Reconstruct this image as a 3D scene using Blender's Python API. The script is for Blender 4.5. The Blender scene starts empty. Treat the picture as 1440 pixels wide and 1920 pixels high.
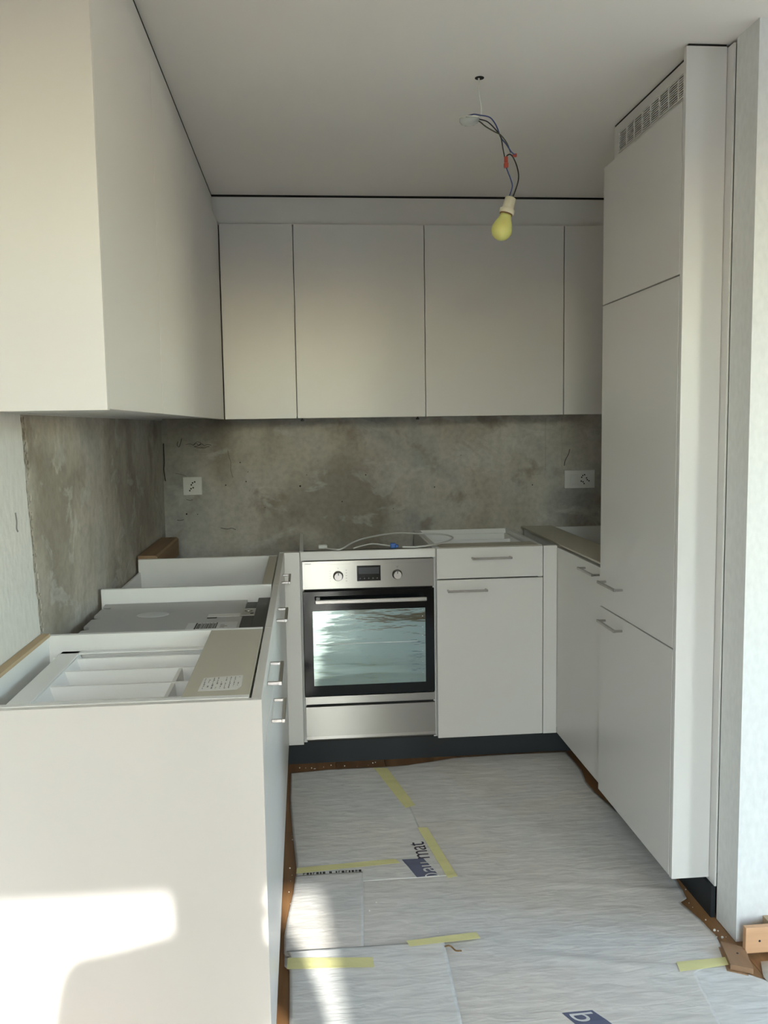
import bpy, bmesh, math, random
from mathutils import Vector, Matrix, noise
random.seed(7)
SC = bpy.context.scene
COL = SC.collection

# ------------------------------------------------------------------ camera
CAM_H = 1.3988
cam_data = bpy.data.cameras.new('camera')
cam = bpy.data.objects.new('camera', cam_data)
COL.objects.link(cam)
cam_data.sensor_fit = 'VERTICAL'
cam_data.sensor_height = 32.0
cam_data.lens = 1636.38 / 1920 * 32.0
cam_data.clip_start = 0.02
R = Vector((0.99569145, -0.09150112, -0.01503608))
U = Vector((0.02394828, 0.0970961, 0.99498685))
F = Vector((0.08958246, 0.99105998, -0.09886905))
M = Matrix((R, U, -F)).transposed().to_4x4()
M.translation = Vector((0, 0, CAM_H))
cam.matrix_world = M
SC.camera = cam

# ------------------------------------------------------------------ sky, sun, exposure
SUN_DIR = Vector((-0.08, 1.0, -0.556)).normalized()      # the way the light travels
world = bpy.data.worlds.new('world')
SC.world = world
world.use_nodes = True
wn = world.node_tree
wn.nodes.clear()
sky = wn.nodes.new('ShaderNodeTexSky')
sky.sky_type = 'NISHITA'
sky.sun_disc = False
sky.sun_elevation = math.radians(29)
sky.sun_rotation = math.radians(180 - 4.6)
sky.air_density = 1.3
sky.dust_density = 0.5
sky.ozone_density = 1.0
bg = wn.nodes.new('ShaderNodeBackground')
bg.inputs['Strength'].default_value = 1.0
wo = wn.nodes.new('ShaderNodeOutputWorld')
wn.links.new(sky.outputs[0], bg.inputs['Color'])
wn.links.new(bg.outputs[0], wo.inputs['Surface'])

sun_data = bpy.data.lights.new('sun', 'SUN')
sun_data.energy = 3.2
sun_data.angle = math.radians(0.9)
sun_data.color = (1.0, 0.95, 0.90)
sun = bpy.data.objects.new('sun', sun_data)
COL.objects.link(sun)
sun.rotation_euler = SUN_DIR.to_track_quat('-Z', 'Y').to_euler()
sun.location = (0.5, -8, 5)


def portal(loc, rot, sx, sy):
    d = bpy.data.lights.new('window_portal', 'AREA')
    d.shape = 'RECTANGLE'
    d.size = sx
    d.size_y = sy
    d.cycles.is_portal = True
    o = bpy.data.objects.new('window_portal', d)
    COL.objects.link(o)
    o.location = loc
    o.rotation_euler = rot


portal((-0.04, -1.56, 1.12), (math.radians(90), 0, 0), 0.85, 2.25)
portal((2.72, -1.56, 1.12), (math.radians(90), 0, 0), 0.5, 2.25)
portal((3.66, 1.2, 1.58), (0, math.radians(90), 0), 1.36, 1.2)

SC.view_settings.view_transform = 'Standard'
SC.view_settings.look = 'None'
SC.view_settings.gamma = 1.0
SC.view_settings.use_curve_mapping = False
SC.view_settings.exposure = 1.95
SC.cycles.max_bounces = 12
SC.cycles.diffuse_bounces = 7
SC.cycles.use_denoising = True
SC.cycles.sample_clamp_indirect = 8.0


# ------------------------------------------------------------------ materials
def lin(c):
    return tuple(((v / 255 + 0.055) / 1.055) ** 2.4 if v > 10 else v / 255 / 12.92 for v in c) + (1.0,)


def mat(name, col=(0.5, 0.5, 0.5), rough=0.5, metal=0.0, **kw):
    m = bpy.data.materials.new(name)
    m.use_nodes = True
    b = m.node_tree.nodes['Principled BSDF']
    c = tuple(col) + ((1.0,) if len(col) == 3 else ())
    b.inputs['Base Color'].default_value = c
    b.inputs['Roughness'].default_value = rough
    b.inputs['Metallic'].default_value = metal
    for k, v in kw.items():
        b.inputs[k].default_value = v
    return m


def nd(m, t, **kw):
    n = m.node_tree.nodes.new(t)
    for k, v in kw.items():
        if k.startswith('in_'):
            n.inputs[k[3:]].default_value = v
        else:
            setattr(n, k, v)
    return n


def ln(m, a, b):
    m.node_tree.links.new(a, b)


def coords(m, scale=(1, 1, 1), out='Object'):
    t = nd(m, 'ShaderNodeTexCoord')
    mp = nd(m, 'ShaderNodeMapping')
    mp.inputs['Scale'].default_value = scale
    ln(m, t.outputs[out], mp.inputs[0])
    return mp.outputs[0]


def noise_bump(m, scale=20, strength=0.1, dist=0.002, stretch=(1, 1, 1), detail=4):
    v = coords(m, stretch)
    n = nd(m, 'ShaderNodeTexNoise')
    n.inputs['Scale'].default_value = scale
    n.inputs['Detail'].default_value = detail
    ln(m, v, n.inputs['Vector'])
    b = nd(m, 'ShaderNodeBump')
    b.inputs['Strength'].default_value = strength
    b.inputs['Distance'].default_value = dist
    ln(m, n.outputs['Fac'], b.inputs['Height'])
    ln(m, b.outputs[0], m.node_tree.nodes['Principled BSDF'].inputs['Normal'])
    return n, b


def ramp(m, src, stops):
    r = nd(m, 'ShaderNodeValToRGB')
    els = r.color_ramp.elements
    while len(els) < len(stops):
        els.new(0.5)
    for e, (p, c) in zip(els, stops):
        e.position = p
        e.color = tuple(c) + ((1.0,) if len(c) == 3 else ())
    ln(m, src, r.inputs[0])
    return r.outputs[0]


def base(m):
    return m.node_tree.nodes['Principled BSDF'].inputs['Base Color']


def mixc(m, fac, a, b, mode='MIX'):
    x = nd(m, 'ShaderNodeMix', data_type='RGBA', blend_type=mode)
    for s, v in ((x.inputs[0], fac), (x.inputs[6], a), (x.inputs[7], b)):
        if isinstance(v, bpy.types.NodeSocket):
            ln(m, v, s)
        else:
            s.default_value = v
    return x.outputs[2]


FRONT = mat('white_matt_lacquer', (0.67, 0.642, 0.615), 0.32)
noise_bump(FRONT, 180, 0.03, 0.0005)
CARC = mat('white_carcass_board', (0.74, 0.735, 0.72), 0.5)
INNER = mat('white_plastic_inside', (0.80, 0.80, 0.79), 0.35)
RAIL = mat('beige_front_rail', (0.50, 0.465, 0.385), 0.45)
CEIL = mat('ceiling_paint', (0.88, 0.84, 0.79), 0.9)
noise_bump(CEIL, 60, 0.12, 0.002)
KICK = mat('slate_kickboard', (0.012, 0.015, 0.018), 0.6)
DARK = mat('dark_gap', (0.012, 0.011, 0.010), 0.8)
STEELH = mat('brushed_handle', (0.42, 0.40, 0.38), 0.25, 1.0)
STEEL = mat('stainless_panel', (0.36, 0.345, 0.33), 0.30, 1.0, Anisotropic=0.95)
_c = STEEL.node_tree.nodes.new('ShaderNodeCombineXYZ')
_c.inputs[2].default_value = 1.0
STEEL.node_tree.links.new(_c.outputs[0], STEEL.node_tree.nodes['Principled BSDF'].inputs['Tangent'])
noise_bump(STEEL, 60, 0.05, 0.0004, (0.4, 1, 12))
STEELD = mat('steel_bracket', (0.45, 0.44, 0.42), 0.3, 1.0)
BLACK = mat('black_enamel_glass', (0.006, 0.007, 0.008), 0.08, 0.0, **{'Specular IOR Level': 0.28})
OVENWIN = mat('coated_oven_window', (0.30, 0.375, 0.355), 0.06, 1.0)
_n, _b = noise_bump(OVENWIN, 5.5, 0.30, 0.007, (0.5, 1, 3.0), 4)
SCREEN = mat('display_glass', (0.006, 0.006, 0.007), 0.12)
GREYPRINT = mat('grey_print', (0.22, 0.215, 0.21), 0.6)
SOCK = mat('white_socket_plastic', (0.70, 0.70, 0.68), 0.35)
HOLE = mat('socket_hole', (0.02, 0.02, 0.02), 0.7)
TAPE = mat('yellow_masking_tape', (0.66, 0.62, 0.30), 0.55)
noise_bump(TAPE, 90, 0.3, 0.001, (1, 3, 1))
NAVY = mat('navy_print', (0.105, 0.115, 0.185), 0.55)
NAVYD = mat('dark_plum_print', (0.035, 0.02, 0.04), 0.6)
WPRINT = mat('white_print', (0.62, 0.61, 0.60), 0.6)
BULB = mat('yellow_bulb_glass', (0.66, 0.66, 0.22), 0.22, 0.0, **{'Subsurface Weight': 0.3})
CREAM = mat('cream_lamp_socket', (0.68, 0.62, 0.46), 0.4)
WBLUE = mat('blue_wire_sheath', (0.045, 0.07, 0.20), 0.4)
WBLACK = mat('black_wire_sheath', (0.02, 0.018, 0.018), 0.4)
WBROWN = mat('dark_green_brown_wire_sheath', (0.06, 0.06, 0.035), 0.4)
RED = mat('red_terminal_plastic', (0.42, 0.06, 0.03), 0.35)
CORD = mat('white_cord', (0.72, 0.69, 0.64), 0.5)
CLEAR = mat('clear_plastic_cap', (0.85, 0.88, 0.85), 0.15, 0.0, **{'Transmission Weight': 0.6, 'IOR': 1.3})
CABLE = mat('light_grey_cable_sheath', (0.62, 0.62, 0.60), 0.4)
BLUEP = mat('blue_connector', (0.02, 0.10, 0.36), 0.4)
LABEL = mat('paper_label', (0.66, 0.645, 0.62), 0.6)
LABELG = mat('foil_label', (0.56, 0.56, 0.56), 0.45)
INK = mat('black_ink', (0.02, 0.02, 0.02), 0.6)
BLACKP = mat('black_plastic_strip', (0.035, 0.035, 0.035), 0.5)
DWTOP = mat('grey_plastic_top_cover', (0.44, 0.44, 0.435), 0.55)
noise_bump(DWTOP, 40, 0.25, 0.002)
WHITEF = mat('white_window_frame', (0.75, 0.75, 0.74), 0.4)
CRUMB = mat('plaster_crumb', (0.75, 0.73, 0.68), 0.9)
BRACK = mat('brown_shaving', (0.20, 0.11, 0.04), 0.8)
SLAB = mat('slab_concrete', (0.60, 0.585, 0.56), 0.9)
noise_bump(SLAB, 30, 0.3, 0.004)
SKIN = mat('skin', (0.55, 0.34, 0.25), 0.5, 0.0, **{'Subsurface Weight': 0.1})
JACKET = mat('dark_blue_sweater', (0.05, 0.06, 0.09), 0.85)
noise_bump(JACKET, 120, 0.4, 0.002)
TROUS = mat('grey_trousers', (0.10, 0.10, 0.11), 0.85)
SHOE = mat('black_shoes', (0.03, 0.03, 0.03), 0.5)
HAIR = mat('dark_brown_hair', (0.035, 0.02, 0.012), 0.6)
PHONE = mat('black_phone', (0.02, 0.02, 0.02), 0.2)


def wood_mat(name, c1, c2, rough=0.5, axis=1, fine=1.0):
    m = mat(name, c1, rough)
    sc = [22, 22, 22]
    sc[axis] = 1.6
    v = coords(m, tuple(s * fine for s in sc))
    oi = nd(m, 'ShaderNodeObjectInfo')
    n = nd(m, 'ShaderNodeTexNoise', noise_dimensions='4D')
    n.inputs['Scale'].default_value = 1.5
    n.inputs['Detail'].default_value = 6
    ln(m, v, n.inputs['Vector'])
    ml = nd(m, 'ShaderNodeMath', operation='MULTIPLY')
    ml.inputs[1].default_value = 30
    ln(m, oi.outputs['Random'], ml.inputs[0])
    ln(m, ml.outputs[0], n.inputs['W'])
    c = ramp(m, n.outputs['Fac'], [(0.3, c2), (0.7, c1)])
    h = nd(m, 'ShaderNodeHueSaturation')
    mr = nd(m, 'ShaderNodeMapRange')
    mr.inputs['To Min'].default_value = 0.8
    mr.inputs['To Max'].default_value = 1.12
    ln(m, oi.outputs['Random'], mr.inputs[0])
    ln(m, mr.outputs[0], h.inputs['Value'])
    ln(m, c, h.inputs['Color'])
    ln(m, h.outputs[0], base(m))
    b = nd(m, 'ShaderNodeBump')
    b.inputs['Strength'].default_value = 0.12
    b.inputs['Distance'].default_value = 0.001
    ln(m, n.outputs['Fac'], b.inputs['Height'])
    ln(m, b.outputs[0], m.node_tree.nodes['Principled BSDF'].inputs['Normal'])
    return m


PARQ = wood_mat('oak_parquet', (0.30, 0.155, 0.065), (0.17, 0.08, 0.032), 0.45)
BEECH = wood_mat('beech_skirting', (0.62, 0.36, 0.20), (0.50, 0.28, 0.15), 0.5, 0)
OFFC = wood_mat('brown_skirting_offcut', (0.34, 0.20, 0.11), (0.25, 0.14, 0.075), 0.5, 1)
BATT = wood_mat('raw_batten', (0.36, 0.24, 0.14), (0.27, 0.17, 0.09), 0.7, 1)
EDGE = wood_mat('raw_chipboard_edge', (0.52, 0.40, 0.26), (0.42, 0.31, 0.19), 0.8, 1)


def paint_mat(name, col, scale=55, strength=0.5, dist=0.006):
    m = mat(name, col, 0.85)
    n, b = noise_bump(m, scale, strength, dist, (1, 1, 0.55), 6)
    c = ramp(m, n.outputs['Fac'], [(0.25, tuple(v * 0.9 for v in col)), (0.7, col)])
    ln(m, c, base(m))
    return m


PAINT = paint_mat('white_roughcast_paint', (0.70, 0.695, 0.675))
PAINTS = paint_mat('smooth_white_paint', (0.72, 0.71, 0.69), 70, 0.18, 0.003)


def plaster_mat():
    m = mat('bare_grey_plaster', (0.3, 0.28, 0.24), 0.9)
    t = nd(m, 'ShaderNodeTexCoord')

    def N(scale, st, det=5, dist=0.0, rough=0.55):
        mp = nd(m, 'ShaderNodeMapping')
        mp.inputs['Scale'].default_value = st
        ln(m, t.outputs['Object'], mp.inputs[0])
        n = nd(m, 'ShaderNodeTexNoise')
        n.inputs['Scale'].default_value = scale
        n.inputs['Detail'].default_value = det
        n.inputs['Distortion'].default_value = dist
        n.inputs['Roughness'].default_value = rough
        ln(m, mp.outputs[0], n.inputs['Vector'])
        return n.outputs['Fac']
    big = N(2.0, (1, 1, 1), 3, 0.4, 0.5)
    c = ramp(m, big, [(0.36, (0.30, 0.27, 0.225)), (0.47, (0.43, 0.395, 0.34)), (0.56, (0.46, 0.435, 0.395)), (0.68, (0.33, 0.325, 0.31))])
    br = N(3.3, (1.2, 1, 1.0), 5, 0.5, 0.6)
    f = ramp(m, br, [(0.58, (0, 0, 0)), (0.66, (0.65, 0.65, 0.65))])
    c = mixc(m, f, c, (0.25, 0.21, 0.165, 1))
    sm = N(5.0, (0.8, 1, 1.4), 8, 0.6, 0.6)
    f2 = ramp(m, sm, [(0.56, (0, 0, 0)), (0.62, (0.55, 0.55, 0.55)), (0.72, (0.1, 0.1, 0.1))])
    c = mixc(m, f2, c, (0.53, 0.52, 0.495, 1))
    fine = N(42, (1, 1, 1), 8)
    f3 = ramp(m, fine, [(0.3, (0.86, 0.86, 0.86)), (0.62, (1.05, 1.05, 1.05))])
    c = mixc(m, 1.0, c, f3, 'MULTIPLY')
    streak = N(12, (1, 1, 0.16), 4, 0.4)
    f4 = ramp(m, streak, [(0.3, (0.92, 0.92, 0.93)), (0.7, (1.05, 1.045, 1.03))])
    c = mixc(m, 1.0, c, f4, 'MULTIPLY')
    ln(m, c, base(m))
    b = nd(m, 'ShaderNodeBump')
    b.inputs['Strength'].default_value = 0.55
    b.inputs['Distance'].default_value = 0.006
    ln(m, mixc(m, 0.5, sm, fine), b.inputs['Height'])
    ln(m, b.outputs[0], m.node_tree.nodes['Principled BSDF'].inputs['Normal'])
    return m


PLASTER = plaster_mat()


def fleece_mat(name, col):
    m = mat(name, col, 0.62)
    v = coords(m, (0.35, 1.6, 1))
    n = nd(m, 'ShaderNodeTexNoise')
    n.inputs['Scale'].default_value = 38
    n.inputs['Detail'].default_value = 7
    n.inputs['Distortion'].default_value = 0.8
    ln(m, v, n.inputs['Vector'])
    v2 = coords(m, (1, 1, 1))
    n2 = nd(m, 'ShaderNodeTexNoise')
    n2.inputs['Scale'].default_value = 2.4
    n2.inputs['Detail'].default_value = 3
    ln(m, v2, n2.inputs['Vector'])
    dk = tuple(x * 0.84 for x in col)
    c = ramp(m, n.outputs['Fac'], [(0.3, dk), (0.62, col)])
    w = ramp(m, n2.outputs['Fac'], [(0.35, (0.93, 0.945, 0.96)), (0.65, (1.03, 1.0, 0.97))])
    ln(m, mixc(m, 1.0, c, w, 'MULTIPLY'), base(m))
    b = nd(m, 'ShaderNodeBump')
    b.inputs['Strength'].default_value = 0.45
    b.inputs['Distance'].default_value = 0.004
    ln(m, n.outputs['Fac'], b.inputs['Height'])
    ln(m, b.outputs[0], m.node_tree.nodes['Principled BSDF'].inputs['Normal'])
    return m


FLEECE = fleece_mat('grey_white_floor_fleece', (0.64, 0.615, 0.59))
FLEECE2 = fleece_mat('cool_white_floor_fleece', (0.67, 0.66, 0.645))

GLASS = bpy.data.materials.new('window_glass')
GLASS.use_nodes = True
_t = GLASS.node_tree
_t.nodes.clear()
_tr = _t.nodes.new('ShaderNodeBsdfTransparent')
_tr.inputs[0].default_value = (0.93, 0.95, 0.94, 1)
_gl = _t.nodes.new('ShaderNodeBsdfGlossy')
_gl.inputs['Roughness'].default_value = 0.02
_fr = _t.nodes.new('ShaderNodeFresnel')
_mx = _t.nodes.new('ShaderNodeMixShader')
_o = _t.nodes.new('ShaderNodeOutputMaterial')
_t.links.new(_fr.outputs[0], _mx.inputs[0])
_t.links.new(_tr.outputs[0], _mx.inputs[1])
_t.links.new(_gl.outputs[0], _mx.inputs[2])
_t.links.new(_mx.outputs[0], _o.inputs[0])


# ------------------------------------------------------------------ helpers
def box(bm, x0, x1, y0, y1, z0, z1, bev=0.0):
    r = bmesh.ops.create_cube(bm, size=1.0)
    for v in r['verts']:
        v.co = Vector((x0 + (x1 - x0) * (v.co.x + .5), y0 + (y1 - y0) * (v.co.y + .5), z0 + (z1 - z0) * (v.co.z + .5)))
    if bev:
        es = list({e for v in r['verts'] for e in v.link_edges})
        bmesh.ops.bevel(bm, geom=es, offset=bev, segments=2, affect='EDGES', profile=0.5)
    return bm


def BX(*a, **k):
    return box(bmesh.new(), *a, **k)


def tube(bm, pts, r, seg=10, smooth=3):
    P = [Vector(p) for p in pts]
    if smooth > 1 and len(P) > 2:
        Q = []
        for i in range(len(P) - 1):
            a, b, c, d = P[max(i - 1, 0)], P[i], P[i + 1], P[min(i + 2, len(P) - 1)]
            for k in range(smooth):
                t = k / smooth
                Q.append(0.5 * ((2 * b) + (-a + c) * t + (2 * a - 5 * b + 4 * c - d) * t * t + (-a + 3 * b - 3 * c + d) * t ** 3))
        Q.append(P[-1])
        P = Q
    rings = []
    n = None
    for i, p in enumerate(P):
        t = (P[min(i + 1, len(P) - 1)] - P[max(i - 1, 0)]).normalized()
        if n is None:
            n = t.orthogonal().normalized()
        n = (n - t * n.dot(t)).normalized()
        b = t.cross(n)
        rr = r[i] if isinstance(r, (list, tuple)) and len(r) == len(P) else (r if not isinstance(r, (list, tuple)) else r[0])
        rings.append([bm.verts.new(p + (n * math.cos(2 * math.pi * k / seg) + b * math.sin(2 * math.pi * k / seg)) * rr) for k in range(seg)])
    for a, b in zip(rings, rings[1:]):
        for k in range(seg):
            bm.faces.new((a[k], a[(k + 1) % seg], b[(k + 1) % seg], b[k])).smooth = True
    bm.faces.new(rings[0][::-1])
    bm.faces.new(rings[-1])
    return bm


def lathe(bm, prof, origin, axis, seg=24):
    ax = Vector(axis).normalized()
    n = ax.orthogonal().normalized()
    b = ax.cross(n)
    o = Vector(origin)
    rings = []
    for r, h in prof:
        r = max(r, 1e-4)
        rings.append([bm.verts.new(o + ax * h + (n * math.cos(2 * math.pi * k / seg) + b * math.sin(2 * math.pi * k / seg)) * r) for k in range(seg)])
    for a, c in zip(rings, rings[1:]):
        for k in range(seg):
            bm.faces.new((a[k], a[(k + 1) % seg], c[(k + 1) % seg], c[k])).smooth = True
    bm.faces.new(rings[0][::-1])
    bm.faces.new(rings[-1])
    bmesh.ops.recalc_face_normals(bm, faces=bm.faces)
    return bm


def prism(bm, pts, axis, a, b):
    """polygon pts (2-D) in the plane across axis, extruded from a to b"""
    def V(p, h):
        c = list(p)
        c.insert(axis, h)
        return bm.verts.new(c)
    lo = [V(p, a) for p in pts]
    hi = [V(p, b) for p in pts]
    n = len(pts)
    bm.faces.new(lo)
    bm.faces.new(hi[::-1])
    for i in range(n):
        bm.faces.new((lo[i], lo[(i + 1) % n], hi[(i + 1) % n], hi[i]))
    bmesh.ops.recalc_face_normals(bm, faces=bm.faces)
    return bm


def root_loc(o):
    v = Vector((0, 0, 0))
    while o is not None:
        v += o.location
        o = o.parent
    return v


def part(name, bm, m, parent, label=None, stuff=False):
    me = bpy.data.meshes.new(name)
    off = root_loc(parent)
    bmesh.ops.translate(bm, verts=bm.verts, vec=-off)
    bm.to_mesh(me)
    bm.free()
    me.materials.append(m)
    o = bpy.data.objects.new(name, me)
    COL.objects.link(o)
    o.parent = parent
    if label:
        o['label'] = label
    if stuff:
        o['kind'] = 'stuff'
    return o


def thing(name, label, cat, loc=(0, 0, 0), group=None):
    o = bpy.data.objects.new(name, None)
    COL.objects.link(o)
    o.empty_display_size = 0.05
    o.location = loc
    o['label'] = label
    o['category'] = cat
    if group:
        o['group'] = group
    return o


def solo(name, bm, m, label=None, cat=None, group=None, kind=None, centre=True):
    me = bpy.data.meshes.new(name)
    loc = Vector((0, 0, 0))
    if centre:
        xs = [v.co for v in bm.verts]
        loc = Vector(((min(c.x for c in xs) + max(c.x for c in xs)) / 2, (min(c.y for c in xs) + max(c.y for c in xs)) / 2, min(c.z for c in xs)))
        bmesh.ops.translate(bm, verts=bm.verts, vec=-loc)
    bm.to_mesh(me)
    bm.free()
    me.materials.append(m)
    o = bpy.data.objects.new(name, me)
    COL.objects.link(o)
    o.location = loc
    if label:
        o['label'] = label
    if cat:
        o['category'] = cat
    if group:
        o['group'] = group
    if kind:
        o['kind'] = kind
    return o


def struct(name, bm, m, label=None):
    return solo(name, bm, m, label, None, None, 'structure', centre=False)


def handle(parent, a, b, out, w=0.0085, d=0.032):
    """flat bar pull: two feet and a bar, from a to b, standing off along out"""
    a, b, out = Vector(a), Vector(b), Vector(out)
    bm = bmesh.new()
    t = (b - a).normalized()

    def bar(p, q, hw):
        lo = [min(p[i], q[i]) - hw for i in range(3)]
        hi = [max(p[i], q[i]) + hw for i in range(3)]
        box(bm, lo[0], hi[0], lo[1], hi[1], lo[2], hi[2], 0.0012)
    h = w / 2
    for s, e in ((a, 1), (b, -1)):
        p = s + t * (h * e)
        bar(p + out * h, p + out * (d - h), h * 0.85)
    bar(a + t * h + out * (d - h), b - t * h + out * (d - h), h)
    return part('handle', bm, STEELH, parent)


# ------------------------------------------------------------------ measures of the room
XW, YW = -0.657, 4.147          # left wall, back wall
YB, YU = 3.479, 3.788           # fronts of the base units / of the wall units at the back
XL, XLU = -0.090, -0.3355       # fronts of the left base units / left wall units
XR, XF = 1.028, 1.011           # fronts of the sink unit / of the fridge
ZB, ZT = 0.104, 0.899           # base units from the plinth to their open tops
ZUB, ZUT = 1.434, 2.2465        # wall units
ZC = 2.370                      # ceiling
YFRONT = -1.35                  # window wall

# ------------------------------------------------------------------ structure
floor = struct('floor', BX(-0.9, 4.6, -1.9, 4.3, -0.12, -0.014), SLAB)
PW = 0.205
k = 0
x = -0.72
while x < 3.55:
    y = -1.49 - (k * 0.43) % 1.1
    while y < 3.58:
        y0, y1 = max(y, -1.49), min(y + 1.15, 3.60)
        if y1 - y0 > 0.05:
            part('plank', BX(x + 0.0006, x + PW - 0.0006, y0 + 0.0006, y1 - 0.0006, -0.014, 0.0, 0.0008), PARQ, floor)
        y += 1.15
    x += PW
    k += 1
struct('ceiling', BX(-0.9, 3.8, -1.50, 4.4, ZC, ZC + 0.2), CEIL)
wl = struct('wall_left', BX(XW - 0.15, XW, -1.9, YW + 0.15, 0, ZC), PLASTER)
# the coat of paint that ends in a ragged edge where the old tiles began
bm = bmesh.new()
prof = []
z = 0.0
while z <= 1.436:
    e = 2.10 + max(0, (1.43 - z)) * 0.115 + noise.noise(Vector((z * 9, 1.2, 0))) * 0.012 + noise.noise(Vector((z * 40, 5, 0))) * 0.007
    prof.append((e, z))
    z += 0.018
prof.append((prof[-1][0], 1.4368))
for i in range(len(prof) - 1):
    (a, z0), (b, z1) = prof[i], prof[i + 1]
    vs = [bm.verts.new(c) for c in ((XW + 0.0005, YFRONT, z0), (XW + 0.006, YFRONT, z0), (XW + 0.006, a - 0.004, z0), (XW + 0.0005, a, z0),
                                    (XW + 0.0005, YFRONT, z1), (XW + 0.006, YFRONT, z1), (XW + 0.006, b - 0.004, z1), (XW + 0.0005, b, z1))]
    for f in ((1, 2, 6, 5), (2, 3, 7, 6), (0, 1, 5, 4), (0, 3, 2, 1), (4, 5, 6, 7)):
        bm.faces.new([vs[j] for j in f])
box(bm, XW + 0.0005, XW + 0.006, YFRONT, YW, 1.4365, ZC - 0.0005)
bmesh.ops.remove_doubles(bm, verts=bm.verts, dist=1e-5)
part('paint_coat', bm, PAINT, wl, 'white roughcast paint ending in a ragged edge beside bare plaster')
bm = bmesh.new()
tube(bm, [(XW + 0.0062, 2.022, 1.215), (XW + 0.0062, 2.027, 1.195), (XW + 0.0062, 2.024, 1.18), (XW + 0.0062, 2.032, 1.172)], 0.0025, 5, 3)
part('gouge', bm, GREYPRINT, wl, 'short dark gouge in the paint')
# broken lip of filler along that edge
bm = bmesh.new()
for q, (e, z) in enumerate(prof):
    if z < 0.84 or z > 1.43:
        continue
    for s in range(2):
        yy = e + 0.018 + random.uniform(-0.006, 0.02)
        rr = random.uniform(0.002, 0.005)
        bmesh.ops.create_icosphere(bm, subdivisions=1, radius=1.0, matrix=Matrix.Translation((XW + 0.0015, yy, z + random.uniform(-.008, .008))) @ Matrix.Diagonal((0.0035, rr, rr * 2.6, 1)))
part('plaster_lip', bm, PLASTER, wl, 'crumbled plaster ridge', True)
wb = struct('wall_back', BX(XW - 0.15, 1.95, YW, YW + 0.15, 0, ZC), PLASTER)
struct('wall_nib', BX(1.1265, 1.80, 2.131, 2.243, 0, ZC), PAINTS)
struct('wall_niche', BX(1.70, 1.86, 2.24, YW, 0, ZC), PAINTS)
struct('wall_living', BX(1.8005, 3.6, 2.131, 2.28, 0, ZC), PAINTS)
D2A, D2B = 2.45, 3.00
# window wall: left glazed door, and a right one added to brighten the room
bm = BX(-0.81, -0.46, YFRONT - 0.15, YFRONT, 0, ZC)
box(bm, 0.373, D2A, YFRONT - 0.15, YFRONT, 0, ZC)
box(bm, D2B, 3.6, YFRONT - 0.15, YFRONT, 0, ZC)
box(bm, -0.46, 0.373, YFRONT - 0.15, YFRONT, 2.262, ZC)
box(bm, D2A, D2B, YFRONT - 0.15, YFRONT, 2.262, ZC)
struct('wall_front', bm, PAINTS)
WY0, WY1, WZ0, WZ1 = 0.60, 1.80, 0.90, 2.26
bm = BX(3.45, 3.6, YFRONT, WY0, 0, ZC)
box(bm, 3.45, 3.6, WY1, 2.131, 0, ZC)
box(bm, 3.45, 3.6, WY0, WY1, 0, WZ0)
box(bm, 3.45, 3.6, WY0, WY1, WZ1, ZC)
struct('wall_right', bm, PAINTS)
for n_, X0_, X1_ in ((1, -0.46, 0.373), (2, D2A, D2B)):  # the second door is unseen, added to light ceiling and living room wall
    fr = struct('door_%d' % n_, BX(X0_, X0_ + 0.04, -1.47, -1.41, 0, 2.262, 0.003), WHITEF)
    part('door_frame', BX(X1_ - 0.04, X1_, -1.47, -1.41, 0, 2.262, 0.003), WHITEF, fr)
    part('door_frame', BX(X0_ + 0.04, X1_ - 0.04, -1.47, -1.41, 2.222, 2.262, 0.003), WHITEF, fr)
    part('door_frame', BX(X0_ + 0.04, X1_ - 0.04, -1.47, -1.41, 0, 0.05, 0.003), WHITEF, fr)
    part('pane', BX(X0_ + 0.04, X1_ - 0.04, -1.442, -1.438, 0.05, 2.222), GLASS, fr)
w1 = struct('added_side_window', BX(3.50, 3.56, WY0, WY0 + 0.05, WZ0, WZ1, 0.003), WHITEF)  # unseen side window, added to brighten the surfaces facing right
part('window_frame', BX(3.50, 3.56, WY1 - 0.05, WY1, WZ0, WZ1, 0.003), WHITEF, w1)
part('window_frame', BX(3.50, 3.56, WY0 + 0.05, WY1 - 0.05, WZ1 - 0.05, WZ1, 0.003), WHITEF, w1)
part('window_frame', BX(3.50, 3.56, WY0 + 0.05, WY1 - 0.05, WZ0, WZ0 + 0.05, 0.003), WHITEF, w1)
part('pane', BX(3.528, 3.532, WY0 + 0.05, WY1 - 0.05, WZ0 + 0.05, WZ1 - 0.05), GLASS, w1)
struct('added_bounce_slab', BX(-6, 8, -4.6, -1.9, -0.25, -0.13), SLAB)  # unseen pale slab, added to bounce sunlight indoors
struct('ground_outside', BX(-40, 40, -40, 30, -0.9, -0.8), mat('lawn_outside', (0.13, 0.13, 0.10), 0.95))
sky_screen = bmesh.new()  # unseen green row, added to keep low sky off the wall units
for q in range(24):
    hh = 3.6 + noise.noise(Vector((q * 0.7, 0, 0))) * 0.5
    bmesh.ops.create_icosphere(sky_screen, subdivisions=2, radius=1.0, matrix=Matrix.Translation((-23 + q * 2.0, -21, hh * 0.42 - 0.8)) @ Matrix.Diagonal((1.35, 1.1, hh * 0.62, 1)))
struct('added_sky_screen', sky_screen, mat('sky_screen_green', (0.05, 0.08, 0.03), 0.95))

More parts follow.
